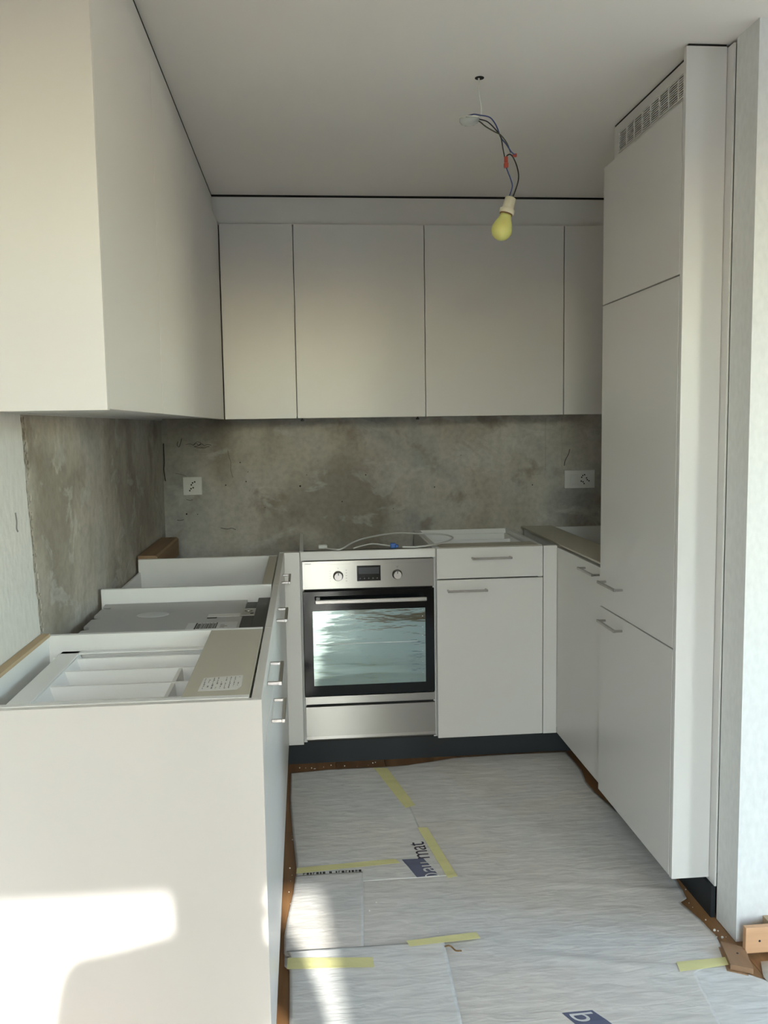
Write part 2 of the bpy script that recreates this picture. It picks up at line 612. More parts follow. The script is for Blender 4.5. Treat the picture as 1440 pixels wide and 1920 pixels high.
# marks on the bare back wall: crack in the corner, pencil scribble, drill holes
ck = bmesh.new()
pts = [(XW + 0.004, YW - 0.0035, z_) for z_ in (1.33, 1.30, 1.27, 1.24, 1.21, 1.18, 1.155)]
pts = [(a + noise.noise(Vector((c * 30, 0, 0))) * 0.006 + 0.003, b, c) for a, b, c in pts]
tube(ck, pts, 0.0022, 5, 1)
part('crack', ck, DARK, wb, 'dark crack in the corner')
ck = bmesh.new()


def scr(pts, r=0.0011):
    tube(ck, [(a, YW - 0.0004, c) for a, c in pts], r, 4, 3)


scr([(-0.583, 1.338), (-0.588, 1.322), (-0.580, 1.312), (-0.573, 1.326), (-0.566, 1.352)], 0.0014)
scr([(-0.548, 1.323), (-0.53, 1.326), (-0.512, 1.321), (-0.500, 1.328), (-0.488, 1.318), (-0.475, 1.325), (-0.463, 1.317), (-0.448, 1.322), (-0.43, 1.318)])
scr([(-0.515, 1.317), (-0.498, 1.334), (-0.478, 1.330), (-0.49, 1.318), (-0.51, 1.312), (-0.47, 1.308), (-0.44, 1.313)])
scr([(-0.50, 1.306), (-0.47, 1.304), (-0.455, 1.306)], 0.0008)
scr([(-0.60, 1.190), (-0.57, 1.183), (-0.55, 1.175)], 0.0008)
scr([(-0.555, 1.067), (-0.54, 1.062), (-0.525, 1.064)], 0.0012)
scr([(-0.356, 1.295), (-0.350, 1.26), (-0.343, 1.235), (-0.345, 1.20), (-0.335, 1.165)], 0.0009)
scr([(-0.60, 0.97), (-0.585, 0.968), (-0.57, 0.972)], 0.0015)
scr([(-0.40, 0.928), (-0.37, 0.922), (-0.35, 0.926), (-0.33, 0.918)], 0.0016)
scr([(1.285, 1.27), (1.278, 1.245), (1.262, 1.215), (1.258, 1.19)], 0.0018)
part('scribble', ck, INK, wb, 'dark pencil marks and scratches', True)
ck = bmesh.new()
for a, c, r in ((-0.556, 0.998, .004), (-0.505, 0.995, .002), (-0.30, 1.235, .003), (-0.275, 1.145, .003), (-0.37, 1.13, .003), (-0.022, 1.118, .0045), (0.175, 1.04, .003),
                (0.01, 1.17, .002), (0.29, 1.165, .003), (0.62, 1.10, .003), (-0.265, 1.19, .002), (0.75, 1.25, .002), (1.10, 1.10, .003), (-0.19, 1.02, .002), (0.42, 1.00, .002)):
    lathe(ck, [(r, 0), (r, 0.0012)], (a, YW - 0.0008, c), (0, -1, 0), 8)
part('drill_hole', ck, DARK, wb, 'small drill holes and dents', True)
# trowelled smear left standing proud of the wall beside the double socket
for (x0, z0, z1, w_) in ((1.165, 1.17, 1.42, 0.004), (1.245, 1.18, 1.42, 0.003), (-0.015, 0.86, 0.90, 0.003)):
    ck = bmesh.new()
    tube(ck, [(x0 + noise.noise(Vector((q, x0, 0))) * 0.003, YW - 0.0005, z0 + (z1 - z0) * q / 8) for q in range(9)], w_ * 0.5, 5, 1)
    part('plaster_ridge', ck, PLASTER, wb)

# ------------------------------------------------------------------ wall units, left
def upper_left(y0, y1, label, end=False):
    t = thing('wall_cabinet', label, 'cabinet', (XW, (y0 + y1) / 2, ZUB), 'white wall cabinets along the left wall')
    ys = y0 + (0.018 if end else 0.0008)
    part('carcass', BX(XW + 0.0065, XLU - 0.022, ys, y1 - 0.0008, ZUB + 0.006, ZUT - 0.002), CARC, t)
    part('door', BX(XLU - 0.019, XLU, ys + (0.0012 if end else 0.0006), y1 - 0.0012, ZUB, ZUT - 0.001, 0.001), FRONT, t)
    if end:
        part('end_panel', BX(XW + 0.0065, XLU + 0.0005, y0, y0 + 0.017, ZUB - 0.002, ZUT - 0.001, 0.001), FRONT, t)
    return t


upper_left(1.550, 2.160, 'white matt wall cabinet nearest the camera on the left wall, with bright side panel', True)
upper_left(2.160, 2.770, 'second white matt wall cabinet on the left wall, over the dishwasher')
upper_left(2.770, 3.7855, 'white matt wall cabinet on the left wall ending in the back corner')


def upper_back(x0, x1, label, xd0=None):
    t = thing('wall_cabinet', label, 'cabinet', ((x0 + x1) / 2, YW, ZUB), 'white wall cabinets along the back wall')
    xd0 = x0 if xd0 is None else xd0
    part('carcass', BX(x0 + 0.0008, x1 - 0.0008, YU + 0.021, YW - 0.001, ZUB + 0.006, ZUT - 0.002), CARC, t)
    part('door', BX(xd0 + 0.002, x1 - 0.002, YU, YU + 0.019, ZUB, ZUT - 0.001, 0.001), FRONT, t)
    return t


upper_back(-0.3335, -0.0255, 'narrow white wall cabinet at the left end of the back wall, by the corner')
hc = upper_back(-0.0255, 0.5315, 'white wall cabinet above the oven, second from left on the back wall')
for hx in (-0.004, 0.500):
    bm = lathe(bmesh.new(), [(0.0035, 0), (0.0035, 0.010), (0.0075, 0.012), (0.0075, 0.018)], (hx, YU + 0.035, ZUB + 0.0058), (0, 0, -1), 12)
    part('fitting', bm, BLACKP, hc, 'small dark screw fitting under the cabinet')
upper_back(0.5315, 1.1445, 'wide white wall cabinet behind the hanging bulb, third on the back wall')
upper_back(1.1445, 1.60, 'white wall cabinet at the right end of the back wall, beside the fridge')
t = thing('cornice_filler', 'long white filler strip between left wall cabinets and ceiling', 'filler strip', (XLU, 2.7, ZUT))
part('strip', BX(XLU - 0.042, XLU - 0.024, 1.550, YU + 0.018, ZUT - 0.0005, 2.3595, 0.0005), FRONT, t)
part('shadow_gap', BX(XLU - 0.044, XLU - 0.0250, 1.550, YU + 0.030, 2.3597, 2.3699), DARK, t, 'dark gap under the ceiling')
part('return_strip', BX(XW + 0.0065, XLU - 0.0425, 1.552, 1.570, ZUT - 0.0005, 2.3595), FRONT, t)
t = thing('cornice_filler', 'long white filler strip between back wall cabinets and ceiling', 'filler strip', (0.6, YU, ZUT))
part('strip', BX(XLU - 0.0235, 1.60, YU + 0.018, YU + 0.036, ZUT - 0.0005, 2.3595, 0.0005), FRONT, t)
part('shadow_gap', BX(XLU - 0.0295, 1.60, YU + 0.024, YU + 0.040, 2.3597, 2.3699), DARK, t, 'dark gap under the ceiling')

# ------------------------------------------------------------------ base units, left
# near unit with end panel
t = thing('base_cabinet', 'open topped white base cabinet nearest the camera on the left, sun on its end panel', 'cabinet', (-0.37, 1.88, 0))
y0, y1 = 1.586, 2.176
part('end_panel', BX(XW + 0.0065, XL + 0.001, y0, y0 + 0.015, 0.0, ZT - 0.0015, 0.001), FRONT, t)
part('side_panel', BX(XW + 0.0068, XL - 0.0235, y0 + 0.0155, y0 + 0.0315, ZB, ZT, 0.0008), CARC, t)
part('side_panel', BX(XW + 0.0068, XL - 0.0235, y1 - 0.0165, y1 - 0.0005, ZB, ZT, 0.0008), CARC, t)
part('bottom_panel', BX(XW + 0.025, XL - 0.024, y0 + 0.032, y1 - 0.017, ZB, ZB + 0.016), CARC, t)
part('back_panel', BX(XW + 0.0165, XW + 0.0245, y0 + 0.032, y1 - 0.017, ZB, ZT - 0.003), INNER, t)
part('back_rail', BX(XW + 0.007, XW + 0.0285, y0 + 0.0325, y1 - 0.0172, ZT - 0.0025, ZT + 0.006, 0.001), EDGE, t, 'raw wood strip along the wall')
part('front_rail', BX(-0.240, XL - 0.0235, y0 + 0.0325, y1 - 0.0172, ZT - 0.016, ZT - 0.0003, 0.0008), RAIL, t, 'broad beige rail')
d = part('drawer', BX(XL - 0.019, XL, y0 + 0.0165, y1 - 0.0015, 0.771, ZT - 0.002, 0.001), FRONT, t)
handle(d, (XL, 1.820, 0.857), (XL, 1.985, 0.857), (1, 0, 0))
part('drawer_side', BX(XW + 0.035, XL - 0.026, y0 + 0.036, y0 + 0.042, 0.785, 0.845), INNER, d)
part('drawer_side', BX(XW + 0.035, XL - 0.026, y1 - 0.026, y1 - 0.020, 0.785, 0.845), INNER, d)
part('drawer_bottom', BX(XW + 0.035, XL - 0.026, y0 + 0.0425, y1 - 0.0265, 0.780, 0.788), INNER, d)
d = part('door', BX(XL - 0.019, XL, y0 + 0.0165, y1 - 0.0015, ZB, 0.766, 0.001), FRONT, t)
handle(d, (XL, 1.965, 0.725), (XL, 2.130, 0.725), (1, 0, 0))
st = part('sticker', prism(bmesh.new(), [(-0.213, 1.650), (-0.140, 1.652), (-0.132, 1.672), (-0.134, 1.748), (-0.211, 1.738)], 2, ZT - 0.0002, ZT + 0.0002), LABEL, t, 'printed paper sticker')
bm = bmesh.new()
for c_ in range(9):
    xx = -0.207 + c_ * 0.0083
    yy = 1.662
    while yy < 1.735:
        L = random.uniform(0.003, 0.014)
        if random.random() < 0.72 or c_ in (0, 2):
            box(bm, xx, xx + random.choice((0.0012, 0.002, 0.003)), yy, min(yy + L, 1.738), ZT + 0.0002, ZT + 0.0004)
        yy += L + random.uniform(0.002, 0.006)
part('print', bm, GREYPRINT, st, None, True)

# cutlery tray lying in the drawer
ct = thing('cutlery_tray', 'white plastic cutlery tray in the open near cabinet on the left', 'cutlery tray', (-0.42, 1.89, 0.789))
TZ = 0.862


def tray(t, x0, x1, y0, y1, z0, zt_, ribs, cross=None, split=None):
    bm = BX(x0, x1, y0, y1, z0, z0 + 0.003)
    rim = 0.006
    box(bm, x0, x0 + 0.045, y0, y1, zt_ - 0.004, zt_, 0.0015)
    box(bm, x1 - rim, x1, y0, y1, z0, zt_, 0.0015)
    box(bm, x0, x0 + rim, y0, y1, z0, zt_ - 0.004)
    box(bm, x0, x1, y0, y0 + 0.022, zt_ - 0.004, zt_, 0.0015)
    box(bm, x0, x1, y1 - 0.022, y1, zt_ - 0.004, zt_, 0.0015)
    box(bm, x0, x1, y0, y0 + rim, z0, zt_ - 0.004)
    box(bm, x0, x1, y1 - rim, y1, z0, zt_ - 0.004)
    part('tray_body', bm, INNER, t)
    for r in ribs:
        b2 = bmesh.new()
        prism(b2, [(r - 0.008, z0 + 0.003), (r + 0.008, z0 + 0.003), (r + 0.0035, zt_ - 0.006), (r - 0.0035, zt_ - 0.006)], 0, x0 + 0.045, x1 - rim)
        part('divider', b2, INNER, t)
    if cross:
        b2 = bmesh.new()
        prism(b2, [(cross - 0.010, z0 + 0.003), (cross + 0.010, z0 + 0.003), (cross + 0.004, zt_ - 0.007), (cross - 0.004, zt_ - 0.007)], 1, y0 + 0.02, split)
        part('cross_divider', b2, INNER, t)
    # sloping inner end of the long compartments
    b2 = bmesh.new()
    prism(b2, [(x0 + 0.044, zt_ - 0.004), (x0 + 0.044, z0 + 0.003), (x0 + 0.070, z0 + 0.003), (x0 + 0.048, zt_ - 0.004)], 1, y0 + 0.02, y1 - 0.02)
    part('end_slope', b2, INNER, t)


tray(ct, -0.598, -0.135, 1.632, 2.145, 0.789, TZ, (1.760, 1.868, 1.985, 2.095), -0.292, 1.985)

# dishwasher in the middle of the left run
dw = thing('dishwasher', 'built-in dishwasher with grey top cover and white front panel, between the left base cabinets', 'dishwasher', (-0.37, 2.47, 0))
part('tub', BX(-0.618, -0.122, 2.184, 2.765, 0.1035, 0.845), BLACKP, dw)
bm = bmesh.new()
edge = [(-0.190, 2.184), (-0.190, 2.764), (-0.632, 2.764)]
for yy in (2.70, 2.56, 2.42, 2.28):
    edge += [(-0.632 + (2.76 - yy) * 0.03, yy + 0.03), (-0.606, yy + 0.02), (-0.600, yy - 0.005), (-0.628 + (2.76 - yy) * 0.03, yy - 0.018)]
edge += [(-0.612, 2.184)]
prism(bm, edge, 2, 0.846, 0.853)
part('top_cover', bm, DWTOP, dw, 'grey plastic sheet with notched rear edge')
bm = bmesh.new()
bmesh.ops.create_uvsphere(bm, u_segments=20, v_segments=8, radius=1.0, matrix=Matrix.Translation((-0.455, 2.585, 0.8525)) @ Matrix.Diagonal((0.048, 0.040, 0.004, 1)))
part('embossed_disc', bm, LABELG, dw, 'paler raised round patch')
part('top_strip', BX(-0.155, -0.1135, 2.184, 2.764, 0.800, 0.8585, 0.0015), BLACKP, dw, 'black edge strip')
part('hinge_tray', BX(-0.189, -0.156, 2.184, 2.70, 0.835, 0.8545, 0.001), BLACKP, dw)
for yy in (2.30, 2.56):
    hp = part('bracket', BX(-0.196, -0.150, yy - 0.045, yy + 0.050, 0.8546, 0.8575, 0.001), STEELD, dw, 'bright metal fixing bracket')
    bm = bmesh.new()
    lathe(bm, [(0.012, 0), (0.012, 0.003), (0.006, 0.004)], (-0.175, yy + 0.014, 0.8575), (0, 0, 1), 14)
    part('bolt', bm, STEELH, hp)
    bm = bmesh.new()
    lathe(bm, [(0.006, 0), (0.006, 0.0006)], (-0.163, yy - 0.024, 0.8576), (0, 0, 1), 12)
    part('slot', bm, HOLE, hp)
part('recess', BX(-0.290, -0.197, 2.520, 2.560, 0.8531, 0.8545, 0.0006), LABEL, dw, 'white raised tab')
part('recess', BX(-0.290, -0.262, 2.505, 2.518, 0.8531, 0.8536), INK, dw, 'black slot under the white tab')
lb = part('barcode_label', BX(-0.335, -0.197, 2.362, 2.452, 0.8531, 0.8534), LABELG, dw, 'silver label with a black barcode')
bm = bmesh.new()
xx = -0.312
q = 0
while xx < -0.252:
    w_ = (0.0045 if q == 0 else random.choice((0.0012, 0.002, 0.003)))
    box(bm, xx, xx + w_, 2.368 if q == 0 else 2.378, 2.448 - (0.01 if q % 3 else 0), 0.8534, 0.8537)
    xx += w_ + random.choice((0.0012, 0.002))
    q += 1
for j in range(3):
    box(bm, -0.243, -0.243 + random.uniform(.01, .022), 2.385 + j * 0.016, 2.388 + j * 0.016, 0.8534, 0.8537)
part('barcode', bm, INK, lb, None, True)
d = part('front_panel', BX(XL - 0.019, XL, 2.1775, 2.768, ZB, ZT - 0.002, 0.001), FRONT, dw)
handle(d, (XL, 2.425, 0.857), (XL, 2.590, 0.857), (1, 0, 0))

# far unit of the left run
t = thing('base_cabinet', 'open topped white base cabinet at the back end of the left run, before the corner', 'cabinet', (-0.37, 3.09, 0))
y0, y1 = 2.770, 3.408
part('side_panel', BX(XW + 0.012, XL - 0.0235, y0 + 0.0005, y0 + 0.0165, ZB, ZT, 0.0008), CARC, t)
part('side_panel', BX(XW + 0.012, XL - 0.0235, y1 - 0.0165, y1 - 0.0005, ZB, ZT, 0.0008), CARC, t)
part('bottom_panel', BX(XW + 0.025, XL - 0.024, y0 + 0.017, y1 - 0.017, ZB, ZB + 0.016), CARC, t)
part('back_panel', BX(XW + 0.0125, XW + 0.0205, y0 + 0.017, y1 - 0.017, ZB, ZT - 0.05), INNER, t)
part('front_rail', BX(-0.145, XL - 0.0235, y0 + 0.017, y1 - 0.017, ZT - 0.016, ZT - 0.0003, 0.0008), RAIL, t)
d = part('door', BX(XL - 0.019, XL, y0 + 0.0015, y1 - 0.0015, ZB, ZT - 0.002, 0.001), FRONT, t)
handle(d, (XL, 3.025, 0.857), (XL, 3.190, 0.857), (1, 0, 0))
solo('corner_filler', BX(XL - 0.019, XL, y1, 3.4775, ZB, ZT - 0.002, 0.001), FRONT, 'slim white filler strip closing the left run before the corner post', 'filler strip')
# post between left run and oven
t = thing('corner_post', 'tall narrow white filler panel left of the oven', 'filler strip', (-0.06, YB, ZB))
part('front_strip', BX(XL + 0.0003, -0.0285, YB, YB + 0.019, ZB - 0.002, ZT - 0.002, 0.001), FRONT, t)
part('back_strip', BX(-0.1086, -0.0286, YB + 0.0195, YB + 0.036, ZB, ZT - 0.003), CARC, t)
# raw batten screwed to the wall in the corner
t = thing('wooden_batten', 'raw brown wooden batten on the left wall behind the corner', 'batten', (-0.61, 3.7, 0.82))
part('wood', prism(bmesh.new(), [(-0.650, 0.83), (-0.575, 0.83), (-0.575, 0.903), (-0.582, 0.910), (-0.650, 0.910)], 1, 3.415, 3.985), BATT, t)
bm = bmesh.new()
lathe(bm, [(0.007, 0), (0.007, 0.0012)], (-0.605, 3.955, 0.9095), (0, 0, 1), 10)
part('screw_hole', bm, HOLE, t)

# ------------------------------------------------------------------ oven housing and oven
oc = thing('oven_cabinet', 'white carcass around the oven with white top rail and open top', 'cabinet', (0.249, 3.8, 0))
X0, X1 = -0.0262, 0.5238
part('side_panel', BX(X0 - 0.0015, X0 + 0.0125, YB + 0.022, 4.10, ZB, ZT, 0.0008), CARC, oc)
part('side_panel', BX(X1 - 0.0125, X1 - 0.0005, YB + 0.022, 4.10, ZB, ZT, 0.0008), CARC, oc)
part('top_rail', BX(X0 + 0.001, X1 - 0.003, YB + 0.0005, YB + 0.020, 0.8625, ZT - 0.001, 0.001), FRONT, oc)
part('gap_shade_sheet', BX(X0 + 0.0128, X1 - 0.0128, YB + 0.0215, YB + 0.024, ZB, 0.862), DARK, oc, 'dark sheet standing in for shade behind the oven front')  # thin sheet whose dark colour paints the shade in the oven gaps
d = part('storage_drawer', prism(bmesh.new(), [(YB, 0.134), (YB - 0.006, 0.124), (YB - 0.003, 0.119), (YB + 0.019, 0.119), (YB + 0.019, 0.258), (YB, 0.258)], 0, -0.0165, 0.5155), STEEL, oc, 'brushed stainless steel drawer front below the oven')
ov = thing('oven', 'built-in stainless steel oven with black glass door between white units', 'oven', (0.2485, 3.7, 0.263))
part('housing', BX(X0 + 0.0145, X1 - 0.0145, YB + 0.025, 4.0, 0.265, 0.83), BLACKP, ov)
cp = part('control_panel', BX(-0.0195, 0.5145, YB, YB + 0.019, 0.7445, 0.8585, 0.0015), STEEL, ov)
part('print', BX(-0.008, 0.018, YB - 0.0002, YB, 0.8475, 0.8505), GREYPRINT, cp)
bm = BX(0.06, 0.175, YB - 0.0002, YB, 0.8440, 0.8446)
box(bm, 0.315, 0.50, YB - 0.0002, YB, 0.8436, 0.8442)
part('engraved_line', bm, GREYPRINT, cp, None, True)
bm = bmesh.new()
for kx in (0.125,):
    for q in range(5):
        box(bm, kx - 0.034, kx - 0.030, YB - 0.0002, YB, 0.776 + q * 0.010, 0.7785 + q * 0.010)
        box(bm, kx + 0.030, kx + 0.036, YB - 0.0002, YB, 0.774 + q * 0.011, 0.7775 + q * 0.011)
    box(bm, kx - 0.002, kx + 0.002, YB - 0.0002, YB, 0.826, 0.830)
box(bm, 0.363, 0.367, YB - 0.0002, YB, 0.824, 0.829)
box(bm, 0.358, 0.372, YB - 0.0002, YB, 0.829, 0.8305)
part('dial_marks', bm, GREYPRINT, cp, None, True)
for kx in (0.125, 0.364):
    kb = part('knob', lathe(bmesh.new(), [(0.0205, 0.0), (0.0205, 0.002), (0.0175, 0.004), (0.0165, 0.022), (0.0155, 0.024)], (kx, YB, 0.797), (0, -1, 0), 28), STEELH, ov)
    part('pointer', BX(kx - 0.0012, kx + 0.0012, YB - 0.0245, YB - 0.0235, 0.803, 0.812), INK, kb)
sc = part('display', BX(0.201, 0.297, YB - 0.0015, YB + 0.001, 0.7735, 0.8365, 0.0005), SCREEN, ov)
bm = bmesh.new()
for q in range(5):
    cx = 0.214 + q * 0.0172
    box(bm, cx - 0.003, cx + 0.003, YB - 0.0018, YB - 0.0015, 0.783, 0.7845)
    box(bm, cx - 0.0008, cx + 0.0008, YB - 0.0018, YB - 0.0015, 0.7815, 0.7875)
part('touch_symbols', bm, GREYPRINT, sc, None, True)
part('screen', BX(0.207, 0.291, YB - 0.0017, YB - 0.0015, 0.802, 0.829), mat('lcd_glass', (0.045, 0.05, 0.055), 0.15), sc)
dr = part('door', BX(-0.0195, 0.5150, YB, YB + 0.019, 0.3035, 0.7365, 0.002), BLACK, ov)
wn_ = part('window', BX(0.0185, 0.4775, YB - 0.0012, YB + 0.0005, 0.3465, 0.6560, 0.0005), OVENWIN, dr, 'reflecting greenish oven window')
bm = bmesh.new()
for zz in (0.385, 0.43, 0.475, 0.54, 0.575, 0.62, 0.647):
    box(bm, 0.464, 0.4675, YB - 0.0016, YB - 0.0012, zz, zz + 0.0025)
box(bm, 0.03, 0.445, YB - 0.0015, YB - 0.0012, 0.5165, 0.5190)
part('rack_rail', bm, LABELG, wn_, None, True)
hd = bmesh.new()
box(hd, 0.029, 0.479, YB - 0.046, YB - 0.034, 0.6915, 0.7085, 0.003)
for hx in (0.042, 0.466):
    box(hd, hx - 0.009, hx + 0.009, YB - 0.035, YB, 0.6935, 0.7065, 0.001)
part('door_handle', hd, STEELH, dr)
part('lower_trim', BX(-0.0185, 0.5150, YB, YB + 0.019, 0.2685, 0.3000, 0.001), STEEL, ov, 'stainless strip under the glass door')

# ------------------------------------------------------------------ drawer unit right of the oven
t = thing('base_cabinet', 'white base cabinet right of the oven with one drawer above one door', 'cabinet', (0.747, 3.8, 0))
x0, x1 = 0.5245, 0.9695
part('side_panel', BX(x0 + 0.0005, x0 + 0.0155, YB + 0.022, 4.10, ZB, ZT, 0.0008), CARC, t)
part('side_panel', BX(x1 - 0.0155, x1 - 0.0005, YB + 0.022, 4.10, ZB, ZT, 0.0008), CARC, t)
part('back_panel', BX(x0 + 0.016, x1 - 0.016, 4.090, 4.10, ZB, ZT - 0.001), INNER, t)
part('bottom_panel', BX(x0 + 0.016, x1 - 0.016, YB + 0.022, 4.089, ZB, ZB + 0.016), CARC, t)
part('front_rail', BX(x0 + 0.016, x1 - 0.016, YB + 0.0225, YB + 0.13, ZT - 0.016, ZT - 0.0003, 0.0008), RAIL, t, 'beige front rail')
d = part('drawer', BX(x0 + 0.002, x1 - 0.002, YB, YB + 0.019, 0.7715, ZT - 0.002, 0.001), FRONT, t)
handle(d, (0.668, YB, 0.855), (0.833, YB, 0.855), (0, -1, 0))
part('drawer_bottom', BX(x0 + 0.022, x1 - 0.022, YB + 0.025, 4.07, 0.780, 0.788), INNER, d)
d = part('door', BX(x0 + 0.002, x1 - 0.002, YB, YB + 0.019, ZB - 0.001, 0.7660, 0.001), FRONT, t)
handle(d, (0.567, YB, 0.7235), (0.732, YB, 0.7235), (0, -1, 0))
ct = thing('cutlery_tray', 'small white drawer insert in the open cabinet right of the oven', 'cutlery tray', (0.747, 3.83, 0.789))
bm = BX(x0 + 0.024, x1 - 0.024, 3.61, 4.065, 0.789, 0.792)
box(bm, x0 + 0.024, x1 - 0.024, 4.059, 4.065, 0.792, 0.880, 0.001)
box(bm, x0 + 0.024, x1 - 0.024, 3.61, 3.616, 0.792, 0.880, 0.001)
box(bm, x0 + 0.024, x0 + 0.030, 3.616, 4.059, 0.792, 0.880, 0.001)
box(bm, x1 - 0.030, x1 - 0.024, 3.616, 4.059, 0.792, 0.880, 0.001)
part('tray_body', bm, INNER, ct)
part('divider', BX(x0 + 0.030, x1 - 0.030, 3.935, 3.941, 0.792, 0.868, 0.001), INNER, ct)
part('divider', BX(x0 + 0.030, x1 - 0.030, 3.80, 3.806, 0.792, 0.860, 0.001), INNER, ct)

t = solo('corner_filler', BX(0.9705, XR - 0.0003, YB, YB + 0.019, ZB - 0.002, ZT - 0.002, 0.001), FRONT, 'narrow white filler panel in the right inner corner, beside the drawer unit', 'filler strip')

# ------------------------------------------------------------------ sink unit on the right
t = thing('sink_cabinet', 'white base cabinet on the right between corner and fridge, open sink cut-out on top', 'cabinet', (1.33, 3.4, 0))
part('door', BX(XR, XR + 0.019, 2.912, YB - 0.0012, ZB, ZT - 0.010, 0.001), FRONT, t)
handle([o for o in t.children][0], (XR, 2.955, 0.862), (XR, 3.120, 0.862), (-1, 0, 0))
part('side_panel', BX(XR + 0.021, 1.66, 2.915, 2.931, ZB, ZT - 0.002), CARC, t)
part('side_panel', BX(XR + 0.021, 1.66, 4.094, 4.110, ZB, ZT - 0.002), CARC, t)
part('inner_panel', BX(XR + 0.0215, XR + 0.0375, YB + 0.021, 4.093, ZB, ZT - 0.004), CARC, t)
part('bottom_panel', BX(XR + 0.038, 1.65, 2.932, 4.093, ZB, ZB + 0.016), CARC, t)
part('front_rail', BX(XR + 0.004, XR + 0.155, 2.914, 4.10, ZT - 0.0015, ZT + 0.006, 0.001), RAIL, t, 'broad beige board along the front edge')
part('back_rail', BX(1.56, 1.66, 2.932, 4.093, ZT - 0.0015, ZT + 0.006, 0.001), RAIL, t)
part('sink_liner', BX(XR + 0.17, 1.555, 2.96, 4.06, 0.80, 0.81), INNER, t, 'pale bottom seen through the opening')

# ------------------------------------------------------------------ tall fridge cabinet
FY0, FY1 = 2.298, 2.906
t = thing('fridge_cabinet', 'tall white built-in fridge cabinet on the right with three doors and top vent', 'cabinet', (1.35, 2.6, 0))
part('carcass', BX(XF + 0.024, 1.69, FY0 + 0.001, FY1 - 0.002, ZB, 2.25), CARC, t)
d = part('door', BX(XF, XF + 0.020, FY0 + 0.006, FY1, ZB, 0.7630, 0.0012), FRONT, t, 'lowest door')
handle(d, (XF, 2.685, 0.725), (XF, 2.850, 0.725), (-1, 0, 0))
d = part('door', BX(XF, XF + 0.020, FY0 + 0.006, FY1, 0.7670, 1.7850, 0.0012), FRONT, t, 'tall middle door')
handle(d, (XF, 2.685, 0.859), (XF, 2.850, 0.859), (-1, 0, 0))
part('door', BX(XF, XF + 0.020, FY0 + 0.006, FY1, 1.7890, 2.2345, 0.0012), FRONT, t, 'top door')
XV = 1.046
part('side_panel', BX(XF - 0.001, 1.1195, 2.280, FY0, ZB, 2.3635, 0.0012), FRONT, t, 'full height side panel facing the room')
part('shadow_gap', BX(XF + 0.006, 1.1190, 2.284, FY0, 2.3640, 2.3699), DARK, t, 'dark gap under the ceiling')
part('shadow_gap', BX(XV + 0.001, XV + 0.02, FY0, FY1, 2.3640, 2.3699), DARK, t, 'dark gap under the ceiling')
part('filler', BX(1.1205, 1.1262, 2.247, FY0, ZB - 0.01, 2.3600), FRONT, t, 'narrow filler against the wall end')
bm = BX(XV, XV + 0.018, FY0 + 0.001, FY1, 2.2510, 2.2720, 0.0005)
box(bm, XV, XV + 0.018, FY0 + 0.001, FY1, 2.3330, 2.3635, 0.0005)
box(bm, XV, XV + 0.018, FY0 + 0.001, FY0 + 0.045, 2.2720, 2.3330)
box(bm, XV, XV + 0.018, FY1 - 0.050, FY1, 2.2720, 2.3330)
part('vent_panel', bm, FRONT, t)
part('grille_shade_sheet', BX(XV + 0.0185, XV + 0.0200, FY0 + 0.04, FY1 - 0.04, 2.268, 2.338), mat('grille_painted_shade', (0.05, 0.05, 0.045), 0.9), t)  # near-black sheet, shade behind the slats put into its colour
vg = part('vent_grille', (lambda b: (box(b, XV - 0.003, XV + 0.002, FY0 + 0.040, FY1 - 0.042, 2.2690, 2.2735, 0.0005),
                                    box(b, XV - 0.003, XV + 0.002, FY0 + 0.040, FY1 - 0.042, 2.3315, 2.3360, 0.0005),
                                    box(b, XV - 0.003, XV + 0.002, FY0 + 0.040, FY0 + 0.0455, 2.2735, 2.3315),
                                    box(b, XV - 0.003, XV + 0.002, FY1 - 0.0475, FY1 - 0.042, 2.2735, 2.3315), b)[-1])(bmesh.new()), FRONT, t)
span = (FY1 - 0.0475) - (FY0 + 0.0455)
for q in range(1, 8):
    yy = FY0 + 0.0455 + span * q / 8
    part('grille_bar', BX(XV - 0.002, XV + 0.003, yy - 0.004, yy + 0.004, 2.2735, 2.3315), FRONT, vg)
bm = bmesh.new()
for q in range(9):
    zz = 2.2765 + q * 0.0064
    prism(bm, [(XV - 0.0015, zz), (XV + 0.004, zz + 0.0022), (XV + 0.004, zz + 0.0044), (XV - 0.0015, zz + 0.0030)], 1, FY0 + 0.0455, FY1 - 0.0475)
part('slat', bm, FRONT, vg, 'fine horizontal slats', True)

# ------------------------------------------------------------------ plinth boards
solo('kickboard', BX(XL - 0.04, 1.130, 3.5356, 3.552, 0.0, ZB - 0.004), KICK, 'dark slate plinth board along the floor under the oven and drawer unit', 'kickboard')
solo('kickboard', BX(XL - 0.062, XL - 0.046, 1.604, 3.534, 0.0, ZB - 0.004), KICK, 'dark slate plinth board hidden under the left run of units', 'kickboard')
solo('kickboard', BX(1.113, 1.1255, 2.250, 3.534, 0.0, ZB - 0.0125), KICK, 'dark slate plinth board under the sink unit and fridge cabinet', 'kickboard')

